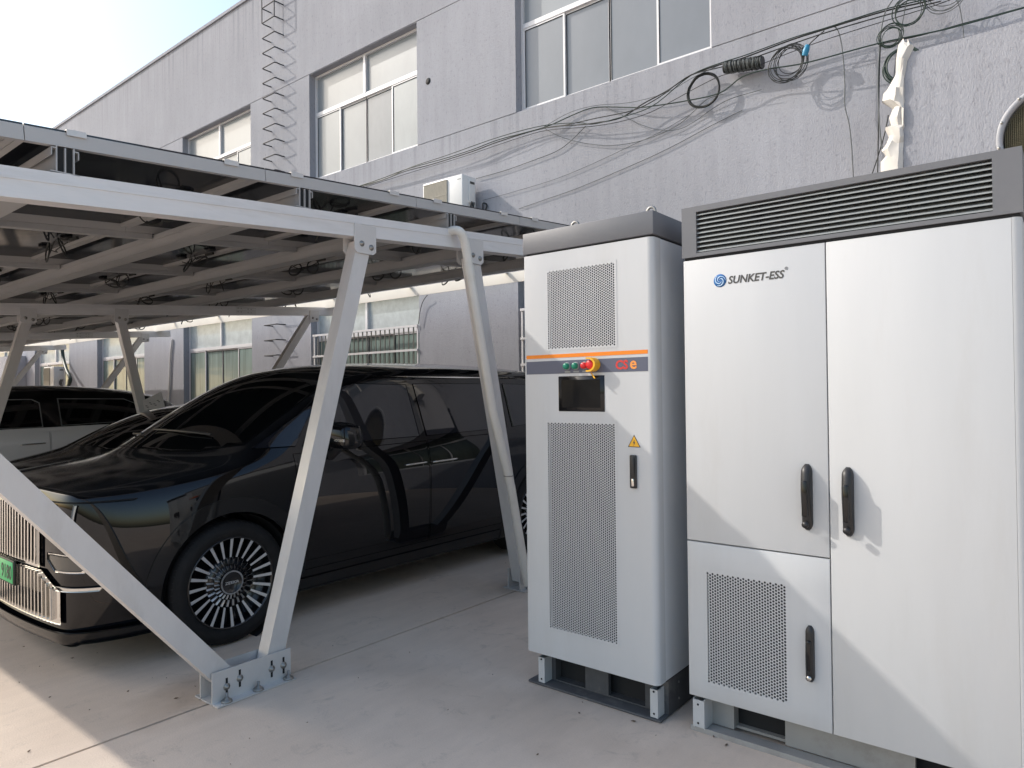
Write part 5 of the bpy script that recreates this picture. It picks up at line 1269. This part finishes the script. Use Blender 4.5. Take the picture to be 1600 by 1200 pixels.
# ---- white car with a black roof in the next bay
UX, UY = -11.58, .42
u9 = (.93, .38), (.88, .22)
SUV = [
 st(.02, .12, .10, .93, .89, .74, (.78, .84), (.80, .74), (.82, .58), (.80, .36), (.74, .24)),
 st(.20, .34, .30, 1.0, .95, .80, (.88, .90), (.91, .80), (.92, .6), (.9, .38), (.85, .22)),
 st(.60, .72, .68, 1.07, 1.03, .82, (.94, .98), (.965, .87), (.975, .62), *u9),
 st(.95, 1.1, 1.05, 1.12, 1.09, .82, (.945, 1.04), (.97, .92), (.98, .64), *u9),
 st(1.06, 1.22, 1.25, 1.17, 1.14, .81, (.94, 1.09), (.97, .96), (.98, .66), *u9),
 st(1.50, 1.65, 1.7, 1.44, 1.39, .76, (.935, 1.12), (.97, .99), (.98, .68), *u9),
 st(1.95, 2.05, 2.1, 1.66, 1.59, .72, (.935, 1.13), (.97, 1.0), (.98, .68), *u9),
 st(2.6, 2.6, 2.6, 1.745, 1.655, .71, (.935, 1.14), (.97, 1.0), (.98, .68), *u9),
 st(3.3, 3.3, 3.3, 1.755, 1.66, .71, (.935, 1.15), (.97, 1.0), (.98, .68), *u9),
 st(4.0, 4.0, 4.0, 1.71, 1.62, .70, (.93, 1.16), (.965, 1.0), (.975, .68), *u9),
 st(4.6, 4.55, 4.6, 1.62, 1.54, .66, (.88, 1.15), (.92, 1.0), (.93, .68), *u9),
 st(4.82, 4.80, 4.85, 1.50, 1.43, .62, (.82, 1.12), (.86, 1.0), (.87, .68), (.85, .4), (.8, .26)),
]
spec3 = dict(side=[('upper_side', 'blacktrim', [(1.36, 1.155), (4.80, 1.205), (4.74, 1.50), (4.3, 1.66), (2.1, 1.70), (1.62, 1.40)], .003),
   ('window_trim', 'lampstrip', [(1.60, 1.172), (2.875, 1.182), (2.875, 1.51), (2.79, 1.558), (2.29, 1.558), (2.04, 1.50)], .005), ('window_trim', 'lampstrip', [(3.085, 1.192), (4.27, 1.227), (4.135, 1.465), (3.96, 1.548), (3.085, 1.563)], .005),
   ('side_window', 'carglass', [(1.62, 1.18), (2.86, 1.19), (2.86, 1.50), (2.78, 1.545), (2.3, 1.545), (2.05, 1.49)], .007), ('side_window', 'carglass', [(3.10, 1.20), (4.25, 1.235), (4.12, 1.46), (3.95, 1.535), (3.10, 1.55)], .007)],
  plan=[('windscreen', 'carglass', [(-.72, 1.25), (-.5, 1.16), (0, 1.10), (.5, 1.16), (.72, 1.25), (.68, 2.0), (-.68, 2.0)], 1.1, .003), ('roof', 'blacktrim', [(-.74, 2.0), (.74, 2.0), (.74, 4.8), (-.74, 4.8)], 1.5, .004)], front=[],
  doors=[[(1.75, .42), (2.94, .42), (2.94, 1.12), (1.75, 1.10)], [(2.955, .42), (3.85, .42), (3.85, 1.13), (2.955, 1.12)]])
suv, usrc, ubvh = build_car('white_car', 'white car with black glass and roof parked in the second bay, behind the black sedan', 'car', SUV, UX, UY, 2, (.88, 3.85), .36, 'paintwhite', spec3, wheel_t=.955, rim_r=.25)
a, na = hit_side(2.62, .965, 1, UX, UY, ubvh); b, nb = hit_side(2.86, .97, 1, UX, UY, ubvh)
MB().tube(smooth_pts([a, a + na * .02, b + nb * .02, b], 4), .010, 8).build('door_handle', 'satin', suv)

# ================================================================== litter on the concrete
mb = MB(); rnd = random.Random(5)
spots = [(113, 1029), (152, 1021), (238, 1060), (275, 1092), (305, 1073), (318, 1069), (260, 1060), (62, 1042), (83, 1040), (78, 1090), (200, 1081), (37, 1011), (30, 1067), (45, 1175), (140, 1110), (240, 1190), (360, 1195), (390, 1155), (640, 1020), (770, 1055), (990, 1128), (905, 1115), (1025, 1150), (1135, 1165), (1115, 1152), (790, 880), (665, 905), (700, 900), (520, 1010), (560, 1060), (700, 1110), (480, 1130), (840, 1180), (910, 1098)]
for i, (x, y) in enumerate(spots):
    p = at(x, y, 2, 0); L_ = rnd.uniform(.003, .008) * (2.2 if i in (0, 3, 20, 23) else 1); w_ = L_ * rnd.uniform(.25, .5); a = rnd.uniform(0, 6.28); ca, sa = math.cos(a), math.sin(a)
    pts = [(-L_, 0, .002), (-L_ * .3, w_, .006), (L_ * .5, w_ * .7, .004), (L_, 0, .008), (L_ * .4, -w_, .003), (-L_ * .5, -w_ * .8, .005)]
    mb.add([(p.x + u * ca - v * sa, p.y + u * sa + v * ca, z) for u, v, z in pts] + [(p.x, p.y, .0005)], [(0, 1, 2, 3, 4, 5)] + [(k, 6, (k + 1) % 6) for k in range(6)])
o = mb.build('leaf_litter', 'leaf'); tag(o, 'scattered bits of dry leaf and grit on the concrete', 'litter', kind='stuff')
